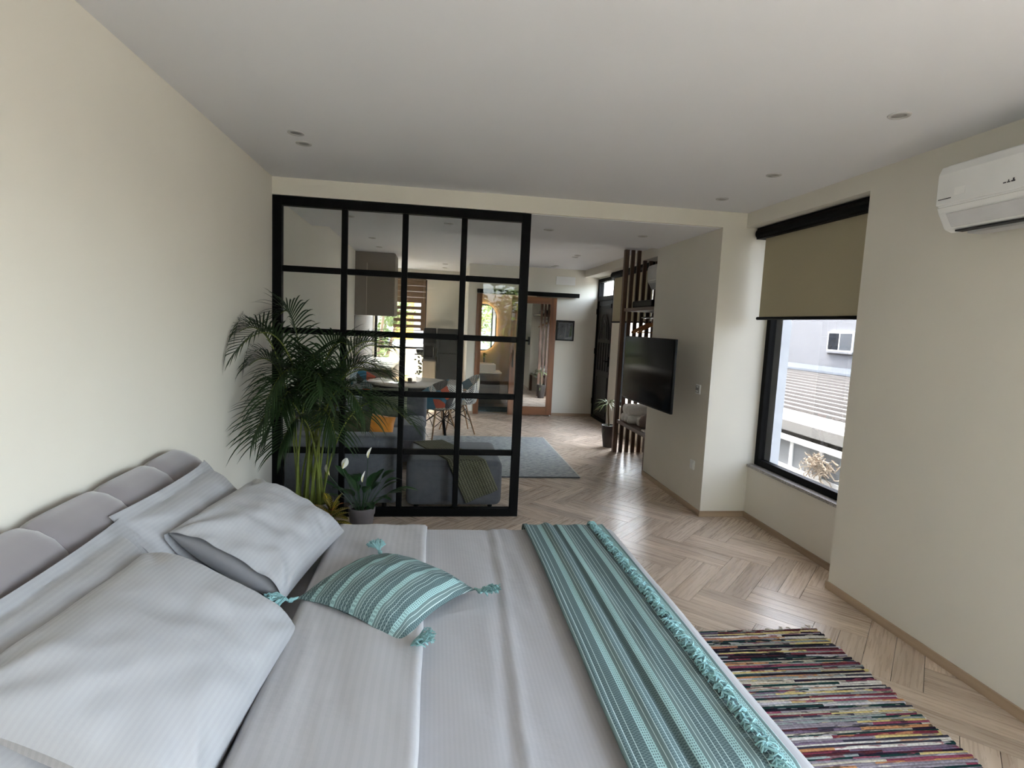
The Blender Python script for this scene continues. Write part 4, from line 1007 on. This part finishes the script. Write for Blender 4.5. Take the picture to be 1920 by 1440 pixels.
for i in range(n):
    j = (i+1) % n
    for q in range(4): mb.f.append((q*n+i, q*n+j, ((q+1) % 4)*n+j, ((q+1) % 4)*n+i))
mb.build('rim', BLACKM, om)
va = thing('vanity', 'dark wall hung vanity with white top under the oval mirror', 'vanity', (2.2, 6.4, 0.2))
DKW = wood('dark_vanity_oak', (62, 50, 42), (36, 28, 24), 0.5, axis='X')
MB().box((1.93, 6.16, 0.24), (2.50, yb-0.001, 0.655)).build('cabinet', DKW, va, bevel=0.003)
MB().box((1.94, 6.145, 0.25), (2.49, 6.16, 0.44)).build('drawer', DKW, va); MB().box((1.94, 6.145, 0.45), (2.49, 6.16, 0.645)).build('drawer', DKW, va)
MB().box((1.93, 6.13, 0.655), (2.53, yb-0.001, 0.685)).build('counter', WHITEP, va, bevel=0.003)
bs = thing('basin', 'white rectangular vessel basin on the vanity top', 'basin', (2.18, 6.38, 0.685))
mb = MB().rbox((1.97, 6.20, 0.685), (2.42, 6.56, 0.835), 0.02, 3); mb.build('bowl', WHITEP, bs, smooth=True)
MB().rbox((2.0, 6.23, 0.80), (2.39, 6.53, 0.8365), 0.015, 2).build('well', mat('basin_inside', (205, 205, 203), 0.3), bs, smooth=True)
MB().tube([(2.39, 6.5, 0.835), (2.39, 6.5, 0.842)], 0.02, 10).build('drain_cap', BLACKP, bs)
fa = thing('faucet', 'tall black mixer tap behind the basin', 'tap', (2.22, 6.59, 0.685)); mb = MB(); mb.tube([(2.22, 6.585, 0.685), (2.22, 6.585, 1.02)], 0.018, 12); mb.tube([(2.22, 6.585, 0.97), (2.22, 6.45, 0.965), (2.22, 6.44, 0.945)], 0.012, 8); mb.build('spout', BLACKP, fa, smooth=True); MB().tube([(2.24, 6.585, 0.99), (2.275, 6.585, 1.0)], 0.007, 8).build('lever', BLACKP, fa)
tag(MB().rbox((2.0, 5.62, 0.003), (2.9, 6.12, 0.022), 0.006, 2).build('bath_mat', mat('teal_bath_mat', (44, 62, 70), 0.95, var=0.5, scale=30, bump=0.8, bscale=90, bdist=0.01)), 'dark teal bath mat inside the bathroom doorway', 'mat')
tl = bpy.data.lights.new('bathroom_fill_light', 'POINT'); tl.energy = 0.7; tl.color = (1, 0.86, 0.7); tl.shadow_soft_size = 0.06  # bare point light added to lift the bathroom; the ceiling has no fixture
to = bpy.data.objects.new('bathroom_fill_light', tl); COL.objects.link(to); to.location = (2.7, 6.0, 2.3)

# ------------------------------------------------------------------ living room
def area_rug():
    k = NT('grey_wool_rug'); tc = k.n('ShaderNodeTexCoord'); mp = k.n('ShaderNodeMapping'); mp.inputs['Scale'].default_value = (14, 60, 1); k.l(tc.outputs['Object'], mp.inputs['Vector'])
    n1 = k.n('ShaderNodeTexNoise', Scale=1.0, Detail=5.0, Roughness=0.7); k.l(mp.outputs[0], n1.inputs['Vector'])
    r = k.ramp(n1.outputs['Fac'], [(0.35, srgb(92, 98, 102)), (0.5, srgb(146, 150, 150)), (0.65, srgb(188, 188, 182))]); k.l(r.outputs[0], k.p.inputs['Base Color']); k.p.inputs['Roughness'].default_value = 0.95
    k.bump(n1.outputs['Fac'], 0.8, 0.006); return k.m
ar = thing('area_rug', 'grey flecked wool rug on the living room floor', 'rug', (2.0, 2.25, 0)); MB().rbox((1.25, 1.215, 0.0), (2.82, 3.31, 0.012), 0.004, 2).build('pile', area_rug(), ar)
MB().box((2.818, 1.22, 0.0), (2.832, 3.305, 0.011)).build('pale_edge', mat('rug_binding', (200, 198, 190), 0.9), ar); MB().box((1.25, 1.205, 0.0), (2.82, 1.217, 0.011)).build('dark_edge', mat('rug_binding_dark', (70, 74, 78), 0.9), ar)
SOFAC = mat('slate_grey_upholstery', (98, 99, 105), 0.9, var=0.1, scale=30, sheen=0.2, bump=0.25, bscale=400)
sf = thing('corner_sofa', 'slate grey corner sofa with loose cushions behind the partition', 'sofa', (0.6, 1.3, 0))
def soft(name, a, b, r=0.05, par=None, mtl=None): return MB().rbox(a, b, r, 4).build(name, mtl or SOFAC, par or sf, smooth=True)
soft('base', (0.04, 1.60, 0.05), (1.16, 2.58, 0.27), 0.03); soft('base', (0.04, 0.42, 0.05), (0.92, 1.60, 0.27), 0.03)
soft('end_rest', (0.04, 0.17, 0.05), (0.97, 0.43, 0.625), 0.05)
soft('seat_cushion', (0.30, 1.60, 0.27), (1.155, 2.32, 0.46), 0.05); soft('seat_cushion', (0.26, 0.44, 0.27), (0.93, 1.59, 0.45), 0.05)
soft('front_apron', (0.55, 1.585, 0.06), (1.16, 1.62, 0.30), 0.012)
soft('backrest', (0.04, 2.34, 0.27), (1.165, 2.58, 0.69), 0.06); soft('backrest', (0.04, 0.44, 0.27), (0.26, 2.34, 0.70), 0.06)
soft('back_cushion', (0.27, 0.9, 0.45), (0.42, 1.55, 0.82), 0.07); soft('back_cushion', (0.27, 1.60, 0.46), (0.42, 2.25, 0.84), 0.07)
for lx, ly in ((0.1, 0.25), (0.85, 0.25), (1.1, 1.68), (1.1, 2.5), (0.1, 2.5)): MB().tube([(lx, ly, 0), (lx, ly, 0.06)], 0.02, 8).build('foot', BLACKP, sf)
ot = thing('ottoman', 'slate grey rounded ottoman pushed against the sofa end', 'ottoman', (1.44, 0.6, 0))
OTTC = mat('slate_blue_upholstery', (82, 84, 91), 0.9, var=0.1, scale=30, sheen=0.2, bump=0.2, bscale=400)
MB().rbox((1.03, 0.185, 0.03), (1.85, 1.02, 0.425), 0.055, 4).build('body', OTTC, ot, smooth=True)
for lx in (1.12, 1.76):
    for ly in (0.28, 0.92): MB().tube([(lx, ly, 0), (lx, ly, 0.04)], 0.02, 8).build('foot', BLACKP, ot)
pipe = [(1.08, 0.182, 0.385), (1.80, 0.182, 0.385)]
MB().tube(pipe, 0.005, 6).build('piping', OTTC, ot)
# throw on the ottoman
def knit():
    k = NT('olive_knit'); tc = k.n('ShaderNodeTexCoord'); sp = k.n('ShaderNodeSeparateXYZ'); k.l(tc.outputs['UV'], sp.inputs[0])
    w_ = k.math('SINE', k.math('MULTIPLY', sp.outputs[0], 2*PI/0.022)); w2_ = k.math('SINE', k.math('MULTIPLY', sp.outputs[1], 2*PI/0.018))
    h = k.math('ADD', w_, k.math('MULTIPLY', w2_, 0.6)); f = k.math('ADD', k.math('MULTIPLY', h, 0.3), 0.5)
    r = k.ramp(f, [(0.1, srgb(66, 66, 50)), (0.9, srgb(112, 111, 88))]); k.l(r.outputs[0], k.p.inputs['Base Color']); k.p.inputs['Roughness'].default_value = 0.95; k.bump(h, 0.6, 0.004); return k.m
th = thing('throw_blanket', 'olive knitted throw draped diagonally over the ottoman', 'throw', (1.55, 0.5, 0.43))
mb = MB(); uvs = []; nu, nv = 22, 56
for j in range(nv+1):
    for i in range(nu+1):
        f, s = i/nu, j/nv*1.33
        # path runs over the top from the sofa side to the near edge then hangs down
        ax, ay = 1.17+0.36*s, 0.98-0.82*s; w_ = 0.30
        x = ax + (f-0.5)*w_*0.92 + 0.03; y = ay + (f-0.5)*w_*0.42
        z = 0.432 + 0.004*nz((x*9, y*9, 1))
        ed = 0.185+0.0
        if y < ed+0.03:
            dd = ed+0.03-y; z -= min(dd*1.0, 0.5) if dd < 0.03 else 0.03+(dd-0.03)*0.95; y = max(y, ed-0.012 - 0.012*math.sin(f*9+1))
            y = min(y, ed+0.02 - min(dd, 0.03)); x += 0.0
        if x > 1.84: z -= (x-1.84)*0.9; x = 1.84+0.016*min(1, (x-1.84)*12)
        mb.v.append((x, y, z)); uvs.append((f*w_, s))
for j in range(nv):
    for i in range(nu): a = j*(nu+1)+i; mb.f.append((a, a+1, a+nu+2, a+nu+1))
o = mb.build('knit', knit(), th, smooth=True, recalc=False); set_uv(o, uvs); md = o.modifiers.new('t', 'SOLIDIFY'); md.thickness = 0.010; md.offset = 1
# sofa cushions
FUR = mat('sage_plush', (132, 136, 114), 0.95, var=0.25, scale=25, bump=1.0, bscale=120, bdist=0.015)
ORG = mat('orange_velvet', (206, 128, 30), 0.75, var=0.15, scale=10, sheen=0.3); OLV = mat('dark_olive_cloth', (62, 62, 40), 0.9, var=0.2, scale=20)
pillow('sofa_cushion', 'sage green plush cushion on the far seat of the sofa', basis((1, 0, 0.02), (0, 0.35, 1), (0.735, 2.20, 0.625)), 0.42, 0.36, 0.16, 31, mtl=FUR, n=24)
pillow('sofa_cushion', 'bright orange cushion on the sofa behind the palm', basis((0.95, 0.2, -0.2), (0, 0.5, 0.9), (0.72, 0.72, 0.585)), 0.34, 0.30, 0.13, 32, mtl=ORG, n=24)
pillow('sofa_cushion', 'dark olive cushion left of the orange cushion on the sofa', basis((0.98, -0.1, 0.02), (0, 0.5, 0.9), (0.50, 0.64, 0.60)), 0.38, 0.34, 0.14, 33, mtl=OLV, n=24)
# dining table
tb = thing('dining_table', 'round white topped dining table with black legs behind the sofa', 'table', (0.93, 3.40, 0))
MB().lathe([(0.001, 0.722), (0.55, 0.722), (0.585, 0.735), (0.59, 0.748), (0.585, 0.752), (0.001, 0.752)], 56, (0.93, 3.40, 0), cap=False).build('top', mat('white_gloss_top', (214, 208, 198), 0.18, var=0.02), tb, smooth=True)
MB().lathe([(0.36, 0.66), (0.44, 0.66), (0.44, 0.722), (0.36, 0.722)], 32, (0.93, 3.40, 0), cap=False).build('apron', BLACKM, tb)
for i in range(4):
    a = PI/4+i*PI/2-0.9; c, s = math.cos(a), math.sin(a)
    MB().tube([(0.93+0.40*c, 3.40+0.40*s, 0.70), (0.93+0.50*c, 3.40+0.50*s, 0.0)], [0.026, 0.018], 10).build('leg', BLACKM, tb, smooth=True)
tt = thing('table_ornament', 'small dark tray with a jar on the dining table', 'ornament', (0.92, 3.25, 0.752))
MB().lathe([(0.08, 0.0), (0.09, 0.006), (0.09, 0.012), (0.08, 0.01)], 20, (0.92, 3.25, 0.752)).build('tray', BLACKP, tt); MB().lathe([(0.028, 0), (0.032, 0.03), (0.028, 0.05), (0.016, 0.055)], 14, (0.92, 3.25, 0.762)).build('jar', mat('amber_jar', (60, 52, 36), 0.2), tt, smooth=True)
# patchwork armchairs
def patchwork(name, seedv):
    k = NT(name); tc = k.n('ShaderNodeTexCoord'); mp = k.n('ShaderNodeMapping'); mp.inputs['Scale'].default_value = (5.5, 5.5, 5.5); mp.inputs['Location'].default_value = (seedv, seedv*0.7, 0.3); mp.inputs['Rotation'].default_value = (0.3, 0.2, 0.5); k.l(tc.outputs['Object'], mp.inputs['Vector'])
    vo = k.n('ShaderNodeTexVoronoi', Scale=1.0); k.l(mp.outputs[0], vo.inputs['Vector']); sp = k.n('ShaderNodeSeparateColor'); k.l(vo.outputs['Color'], sp.inputs[0])
    base = k.ramp(sp.outputs[0], [(0, srgb(66, 116, 140)), (.18, srgb(224, 222, 214)), (.36, srgb(168, 160, 150)), (.52, srgb(198, 92, 66)), (.62, srgb(120, 146, 158)), (.78, srgb(88, 84, 82)), (.9, srgb(214, 204, 184))], 'CONSTANT')
    patt = k.ramp(sp.outputs[0], [(0, srgb(66, 116, 140)), (.18, srgb(30, 30, 36)), (.36, srgb(130, 122, 114)), (.52, srgb(198, 92, 66)), (.62, srgb(210, 214, 212)), (.78, srgb(60, 58, 58)), (.9, srgb(160, 150, 130))], 'CONSTANT')
    ch = k.n('ShaderNodeTexChecker', Scale=55.0); mp2 = k.n('ShaderNodeMapping'); mp2.inputs['Rotation'].default_value = (0.4, 0.7, 0.78); k.l(tc.outputs['Object'], mp2.inputs['Vector']); k.l(mp2.outputs[0], ch.inputs['Vector'])
    mx = k.n('ShaderNodeMixRGB'); k.l(ch.outputs['Fac'], mx.inputs[0]); k.l(base.outputs[0], mx.inputs[1]); k.l(patt.outputs[0], mx.inputs[2]); k.l(mx.outputs[0], k.p.inputs['Base Color']); k.p.inputs['Roughness'].default_value = 0.9
    return k.m
BEECH = wood('beech_leg', (190, 152, 112), (150, 112, 78), 0.5, axis='Z')
def armchair(label, loc, rot, seedv):
    t = thing('patchwork_armchair', label, 'chair', loc, rot, 'patchwork armchairs round the dining table')
    mb = MB(); nu, nv = 20, 28
    def shell(u, v):
        # u around (-1..1 arm to arm through the back), v from seat centre outwards and up
        a = (u-0.5)*PI*1.42 + PI   # back is at angle PI (-x)
        k_ = v
        rad = 0.05+0.21*min(1, k_/0.45)
        c = math.cos(a); back = max(0, -c)
        rim = 0.19+0.22*max(0, back)**1.3
        up = max(0, (k_-0.42)/0.58)
        z = 0.44 - 0.025*(1-min(1, k_/0.45)) + rim*up**1.1
        rad += 0.045*up*(0.5+0.5*back) + 0.02*math.sin(up*PI)
        return (rad*c*1.0+0.02, rad*1.12*math.sin(a), z)
    mb.grid(lambda u, v: shell(u, v), nu, nv)
    # seat front
    def seat(u, v):
        a = (u-0.5)*PI*0.60; rad = 0.26*v; return (rad*math.cos(a)*1.05+0.02, rad*1.12*math.sin(a), 0.44-0.02*(1-v)-0.03*max(0, v-0.75))
    o = mb.build('shell', patchwork('patchwork_%d' % int(seedv*10), seedv), t, smooth=True, world=False, solid=None); md = o.modifiers.new('t', 'SOLIDIFY'); md.thickness = 0.014
    o2 = MB().grid(seat, 12, 10).build('seat_pad', o.data.materials[0], t, smooth=True, world=False); md = o2.modifiers.new('t', 'SOLIDIFY'); md.thickness = 0.02
    for sx in (-1, 1):
        for sy in (-1, 1):
            MB().tube([(0.02+0.10*sx, 0.10*sy, 0.415), (0.02+0.22*sx, 0.21*sy, 0.0)], [0.014, 0.009], 8).build('leg', BEECH, t, smooth=True, world=False)
    mb = MB()
    for sx in (-1, 1):
        for (aa, bb) in ((-1, 1), (1, -1)): mb.tube([(0.02+0.115*sx, 0.115*aa, 0.37), (0.02+0.165*sx, 0.16*bb, 0.19)], 0.005, 5)
    for sy in (-1, 1):
        for (aa, bb) in ((-1, 1), (1, -1)): mb.tube([(0.02+0.115*aa, 0.115*sy, 0.37), (0.02+0.165*bb, 0.16*sy, 0.19)], 0.005, 5)
    mb.build('wire_brace', BLACKM, t, world=False)
    MB().box((-0.08, -0.09, 0.405), (0.12, 0.09, 0.418)).build('seat_plate', BLACKM, t, world=False)
    return t
armchair('patchwork armchair with wooden legs nearest the camera at the dining table', (1.33, 3.12, 0), D(118), 1.3)
armchair('patchwork armchair at the right side of the dining table near the fridge', (1.62, 3.66, 0), D(190), 2.9)
armchair('patchwork armchair at the left end of the dining table behind the palm', (0.36, 3.72, 0), D(-35), 4.4)

# ------------------------------------------------------------------ kitchen
GREIGE = mat('greige_laminate', (112, 102, 90), 0.55, var=0.03)
tc_ = thing('tall_cupboard', 'greige wall cupboards reaching the ceiling along the left kitchen wall', 'cupboard', (0.3, 5.6, 1.64))
MB().box((0.003, 4.48, 1.645), (0.585, 5.20, H-0.005)).build('carcass', GREIGE, tc_)
for i in range(3): MB().box((0.586, 4.50+0.24*i-0.015*(i > 0), 1.65), (0.602, 4.72+0.24*i-0.02, H-0.01)).build('door', GREIGE, tc_, bevel=0.002)
MB().box((0.178, 4.475, 1.645), (0.182, 4.4815, 2.44)).build('panel_joint', mat('pale_joint', (200, 190, 172), 0.5), tc_)
spl = tag(MB().box((0.001, 4.485, 0.835), (0.012, YK-0.02, 1.64)).build('splashback', mat('greige_splashback', (70, 64, 58), 0.6)), 'greige splashback panel on the left wall under the cupboards', 'splashback')
PALEK = mat('pale_kitchen_front', (206, 196, 178), 0.5, var=0.03); TOPS = mat('stone_worktop', (96, 94, 92), 0.25, var=0.15, scale=60)
bc = thing('base_cabinet', 'pale base cabinet with dark worktop left of the fridge', 'cabinet', (1.15, 6.8, 0))
MB().box((1.03, 6.50, 0.08), (1.275, YK-0.002, 0.83)).build('carcass', PALEK, bc); MB().box((1.035, 6.48, 0.1), (1.27, 6.50, 0.82)).build('door', PALEK, bc, bevel=0.002); MB().box((1.02, 6.47, 0.83), (1.28, YK-0.002, 0.865)).build('worktop', TOPS, bc); MB().box((1.05, 6.53, 0), (1.26, 7.0, 0.08)).build('plinth', DARKG, bc)
ov = thing('microwave_tower', 'black oven stack standing on the worktop beside the fridge', 'oven', (1.15, 6.8, 0.865))
MB().rbox((1.035, 6.56, 0.865), (1.265, YK-0.01, 1.17), 0.008, 2).build('oven_body', BLACKP, ov); MB().rbox((1.035, 6.58, 1.17), (1.265, YK-0.01, 1.46), 0.008, 2).build('upper_body', BLACKP, ov)
MB().box((1.06, 6.553, 0.90), (1.20, 6.561, 1.12)).build('oven_window', SCRN, ov); MB().tube([(1.225, 6.54, 0.92), (1.225, 6.54, 1.1)], 0.006, 6).build('door_handle', CHROME, ov)
fg = thing('fridge', 'black two door fridge at the end of the kitchen', 'fridge', (1.52, 6.75, 0))
STEELD = mat('dark_brushed_steel', (12, 12, 13), 0.45, spec=0.3, metal=0.0, var=0.08, scale=3)
MB().box((1.30, 6.52, 0.04), (1.765, YK-0.01, 1.46)).build('cabinet', BLACKP, fg); MB().rbox((1.30, 6.46, 1.0), (1.765, 6.518, 1.455), 0.012, 3).build('freezer_door', STEELD, fg, smooth=True); MB().rbox((1.30, 6.46, 0.06), (1.765, 6.518, 0.985), 0.012, 3).build('fridge_door', STEELD, fg, smooth=True)
for z0, z1 in ((1.05, 1.3), (0.65, 0.93)): MB().tube([(1.335, 6.445, z0), (1.335, 6.435, (z0+z1)/2), (1.335, 6.445, z1)], 0.009, 8).build('door_handle', BLACKP, fg, smooth=True)
for lx in (1.34, 1.72): MB().tube([(lx, 6.6, 0), (lx, 6.6, 0.05)], 0.02, 8).build('foot', BLACKP, fg)
# kitchen run on the left wall
kr = thing('kitchen_counter', 'low kitchen counter along the left wall below the cupboards', 'counter', (0.3, 5.7, 0))
MB().box((0.013, 4.56, 0.08), (0.56, YK-0.02, 0.80)).build('carcass', GREIGE, kr); MB().box((0.013, 4.55, 0.80), (0.58, YK-0.02, 0.83)).build('worktop', mat('pale_stone_top', (214, 208, 198), 0.25), kr); MB().box((0.05, 4.6, 0), (0.52, YK-0.1, 0.08)).build('plinth', DARKG, kr)
for i in range(4): MB().box((0.56, 4.57+0.62*i, 0.1), (0.578, 5.17+0.62*i, 0.79)).build('door', GREIGE, kr, bevel=0.002)
# zebra blind
zb = thing('zebra_blind', 'brown day and night blind with horizontal bands over the kitchen window', 'blind', (0.75, YK-0.03, 2.45))
BAND = stripes_cloth('brown_blind_band', (116, 92, 70)); PALEB = mat('pale_bead', (196, 176, 156), 0.7)
MB().box((0.40, YK-0.07, 2.41), (1.045, YK-0.005, 2.47)).build('head_box', BAND, zb)
z = 2.40
for i in range(4): MB().box((0.41, YK-0.036, z-0.112), (1.04, YK-0.033, z-0.004)).build('band', BAND, zb); MB().box((0.41, YK-0.037, z-0.004), (1.04, YK-0.033, z)).build('bead', PALEB, zb); z -= 0.114
z = 1.945
z -= 0.07
for i in range(4): MB().box((0.41, YK-0.036, z-0.062), (1.04, YK-0.033, z)).build('band', BAND, zb); z -= 0.122
for xx in (0.42, 1.0): MB().tube([(xx, YK-0.038, 2.41), (xx, YK-0.038, 1.40)], 0.0015, 4).build('cord', PALEB, zb)
MB().box((0.95, YK-0.0395, 1.40), (1.045, YK-0.0375, 1.95)).build('side_shade', BAND, zb)
MB().tube([(0.41, YK-0.034, 1.40), (1.04, YK-0.034, 1.40)], 0.008, 8).build('bottom_bar', BAND, zb)
# hanging plant in the kitchen window
hp = thing('trailing_plant', 'dark pot with trailing vine in front of the kitchen window', 'plant', (0.95, 6.8, 1.0))
MB().lathe([(0.03, 0), (0.065, 0.03), (0.075, 0.09), (0.068, 0.09), (0.001, 0.08)], 18, (0.955, 6.75, 0.95)).build('pot', BLACKP, hp, smooth=True)
MB().box((0.86, 6.68, 0.925), (1.034, 6.83, 0.948)).build('bracket_shelf', BLACKM, hp)
VINE = mat('vine_leaf', (52, 58, 36), 0.6, var=0.3)
rr = random.Random(8)
for s in range(4):
    pts = [Vector((0.96+0.02*s, 6.70, 1.04))]; 
    for q in range(9): pts.append(pts[-1]+Vector((rr.uniform(-0.03, 0.035), rr.uniform(-0.01, 0.01), -0.07)))
    MB().tube(pts, 0.003, 4).build('vine_stem', VINE, hp)
    for p in pts[1::1]:
        a = rr.uniform(0, 6.28); mbk, _ = blade_mb(p, (math.cos(a), -0.4, math.sin(a)*0.6-0.2), (0.1, -1, 0.2), 0.055, 0.02, 0.2, n=4); mbk.build('leaf', VINE, hp, smooth=True)

# ------------------------------------------------------------------ outside
def out(name, mb, mtl, label, cat, par=None, **kw):
    o = mb.build(name, mtl, par, **kw)
    return o if par else tag(o, label, cat)
CONC = mat('sunlit_concrete', (190, 186, 178), 0.9, var=0.1, scale=2); 
gr = MB().box((-30, -40, -3.3), (60, 45, -3.15)).build('ground', mat('grey_paving', (118, 114, 108), 0.95, var=0.08, scale=0.6)); tag(gr, 'grey paved ground outside the windows', 'ground', None, 'structure')
# neighbour house on the right
nb = thing('neighbour_house', 'pale rendered house with small white window seen through the right window', 'house', (12, 8, -3.15))
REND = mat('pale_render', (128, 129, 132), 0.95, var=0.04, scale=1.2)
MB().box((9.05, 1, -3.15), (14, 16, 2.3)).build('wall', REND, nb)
wq = MB().box((9.0, 5.10, 1.37), (9.05, 5.80, 1.75)).build('window', WHITEP, nb)
DKGL = mat('dark_window_glass', (40, 44, 50), 0.15, var=0.2, scale=4)
MB().box((8.995, 5.49, 1.40), (9.003, 5.77, 1.72)).build('pane', DKGL, wq); MB().box((8.995, 5.14, 1.40), (9.003, 5.45, 1.72)).build('pane', mat('pale_window_glass', (92, 97, 102), 0.15), wq)
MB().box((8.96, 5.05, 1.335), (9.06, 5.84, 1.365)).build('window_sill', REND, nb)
rf = thing('metal_roof', 'ribbed white metal shed roof below the neighbouring wall', 'roof', (7.5, 5, 0.5))
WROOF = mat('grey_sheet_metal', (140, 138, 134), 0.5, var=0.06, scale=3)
P00, P10 = Vector((9.0, 9, 0.93)), Vector((6.25, 9, 0.42))
def roofz(x): return 0.42+(x-6.25)*(0.93-0.42)/2.75 - 0.0
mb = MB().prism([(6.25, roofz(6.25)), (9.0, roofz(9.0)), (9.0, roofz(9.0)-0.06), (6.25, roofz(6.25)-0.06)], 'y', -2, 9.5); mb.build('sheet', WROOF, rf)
for i in range(13):
    x = 6.72+i*0.172; zt = roofz(x); MB().prism([(x-0.03, zt), (x-0.022, zt+0.035), (x+0.022, zt+0.035), (x+0.03, zt)], 'y', -2, 9.5).build('rib', mat('roof_rib', (84, 80, 77), 0.6), rf)
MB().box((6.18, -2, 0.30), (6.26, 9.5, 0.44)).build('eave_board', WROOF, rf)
MB().prism([(8.98, 0.93), (8.99, 1.06), (8.86, 0.97), (8.84, 0.93)], 'y', -2, 9.5).build('flashing', mat('blue_grey_flashing', (54, 64, 76), 0.7, var=0.1), rf)
sw = thing('shed_wall', 'weathered concrete shed wall with brackets under the metal roof', 'wall', (6.8, 4, -3.15))
MB().box((6.75, -2, -3.15), (6.95, 9.5, 0.40)).build('render', mat('weathered_concrete', (118, 114, 106), 0.95, var=0.25, scale=3), sw)
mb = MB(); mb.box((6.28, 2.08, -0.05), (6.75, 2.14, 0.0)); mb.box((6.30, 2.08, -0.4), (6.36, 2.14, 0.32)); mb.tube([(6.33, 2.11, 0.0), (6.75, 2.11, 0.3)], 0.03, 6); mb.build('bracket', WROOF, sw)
fe = thing('yard_fence', 'white fence of sheet panels between posts below the window', 'fence', (6.0, 3, -3.15))
FP = mat('frosted_sheet', (128, 132, 136), 0.5, var=0.06)
for i in range(9):
    y = -0.6+i*0.58; MB().box((6.02, y+0.03, -1.0), (6.04, y+0.55, 0.22)).build('panel', FP, fe); MB().box((6.0, y-0.03, -3.15), (6.06, y+0.03, 0.26)).build('post', WHITEP, fe)
for z0 in (-0.18, 0.22, -0.5): MB().box((5.98, -0.6, z0), (6.01, 4.7, z0+0.07)).build('rail', WHITEP, fe)
for i in range(34): MB().box((5.985, -0.55+i*0.15, -1.2), (6.0, -0.51+i*0.15, -0.18)).build('picket', WHITEP, fe)
st = MB(); rr = random.Random(2)
hedge = thing('dry_hedge', 'tangled dry creeper heap hanging over the yard fence', 'creeper', (6.1, 1.7, -0.1))
for i in range(70):
    p = Vector((5.93+rr.uniform(-0.05, 0.06), 1.66+rr.gauss(0, 0.15), 0.06+rr.gauss(0, 0.05))); pts = [p]
    for q in range(4): pts.append(pts[-1]+Vector((rr.uniform(-0.03, 0.03), rr.uniform(-0.09, 0.09), rr.uniform(-0.07, 0.05))))
    st.tube(pts, 0.007, 4)
hs = st.build('tangled_stems', mat('dry_creeper', (168, 154, 136), 0.9, var=0.15, scale=20), hedge); hs['kind'] = 'stuff'
# garden beyond the kitchen window
gw = thing('garden_wall', 'sunlit beige garden wall outside the kitchen window', 'wall', (0.6, 10, -3.15))
MB().box((-4, 10.0, -3.15), (5, 10.2, 0.9)).build('render', mat('beige_render', (214, 196, 164), 0.95, var=0.06, scale=2), gw); MB().box((-4, 9.95, 0.9), (5, 10.25, 0.98)).build('coping', CONC, gw)
tr_ = MB().box((-1.0, YK+0.16, -0.15), (2.6, 9.2, -0.02)).build('terrace', CONC); tag(tr_, 'pale terrace slab outside the kitchen window', 'terrace', None, 'structure')
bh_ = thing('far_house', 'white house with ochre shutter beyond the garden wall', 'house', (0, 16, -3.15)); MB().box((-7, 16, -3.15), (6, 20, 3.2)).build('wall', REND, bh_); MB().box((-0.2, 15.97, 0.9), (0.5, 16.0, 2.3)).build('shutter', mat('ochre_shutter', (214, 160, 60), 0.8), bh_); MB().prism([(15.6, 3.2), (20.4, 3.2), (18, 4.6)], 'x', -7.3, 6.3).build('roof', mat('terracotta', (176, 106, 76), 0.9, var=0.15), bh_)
def tree(name, label, base, h, r, seed, n=2600, leaf=0.09, col=(84, 100, 40), trunk_h=None):
    rr = random.Random(seed); t = thing(name, label, 'tree', base)
    b = Vector(base); th_ = trunk_h or h*0.45
    mb = MB(); mb.tube([b, b+Vector((0.05, 0, th_*0.5)), b+Vector((0, 0.05, th_))], [0.14, 0.11, 0.07], 8)
    for i in range(6):
        a = i*1.05; mb.tube([b+Vector((0, 0, th_*0.8)), b+Vector((math.cos(a)*r*0.35, math.sin(a)*r*0.35, th_+(h-th_)*0.4)), b+Vector((math.cos(a)*r*0.6, math.sin(a)*r*0.6, th_+(h-th_)*0.75))], [0.06, 0.04, 0.015], 6)
    mb.build('trunk', mat('bark', (96, 80, 62), 0.9, var=0.2), t, smooth=True)
    m2 = MB(); c = b+Vector((0, 0, th_+(h-th_)*0.5))
    blobs = [(c+Vector((rr.uniform(-1, 1)*r*0.6, rr.uniform(-1, 1)*r*0.6, rr.uniform(-1, 1)*(h-th_)*0.42)), r*rr.uniform(0.25, 0.45)) for _ in range(16)]
    for i in range(n):
        q, br = blobs[rr.randrange(16)]; v = Vector((rr.gauss(0, 1), rr.gauss(0, 1), rr.gauss(0, 1))).normalized()*br*rr.uniform(0.55, 1.0)
        p = q+v; d = Vector((rr.gauss(0, 1), rr.gauss(0, 1), rr.gauss(0, 0.6))).normalized(); s = d.orthogonal().normalized(); L = leaf*rr.uniform(0.7, 1.3)
        m2.add([p-d*L, p+s*L*0.4, p+d*L, p-s*L*0.4], [(0, 1, 2, 3)])
    f = m2.build('foliage', mat('leaves_%d' % seed, col, 0.6, var=0.35, scale=3), t); f['kind'] = 'stuff'
tree('garden_tree', 'leafy green tree outside the kitchen window', (-0.2, 8.9, -3.15), 6.2, 1.2, 3, 2600, 0.07)
tree('garden_tree', 'broad tree beyond the balcony door behind the photographer', (2.9, -10.5, -3.15), 7.5, 2.3, 6, 4200, 0.10, (92, 108, 44))
tree('garden_tree', 'second tree to the left beyond the balcony', (-0.8, -12.0, -3.15), 7.0, 2.0, 8, 3000, 0.10, (80, 100, 44))

bl = MB().box((4.26, -6.4, -0.15), (5.6, -2.9, -0.02)).build('balcony', mat('dark_decking', (84, 72, 62), 0.7, var=0.15)); tag(bl, 'dark decked balcony floor outside the balcony door', 'balcony', None, 'structure')
rl = thing('balcony_railing', 'slim black railing round the balcony beside the photographer', 'railing', (5.55, -4.65, 0))
MB().box((5.52, -6.4, 0.96), (5.57, -2.9, 1.0)).build('handrail', BLACKM, rl)
for i in range(24): MB().box((5.538, -6.37+i*0.15, -0.02), (5.552, -6.355+i*0.15, 0.96)).build('baluster', BLACKM, rl)
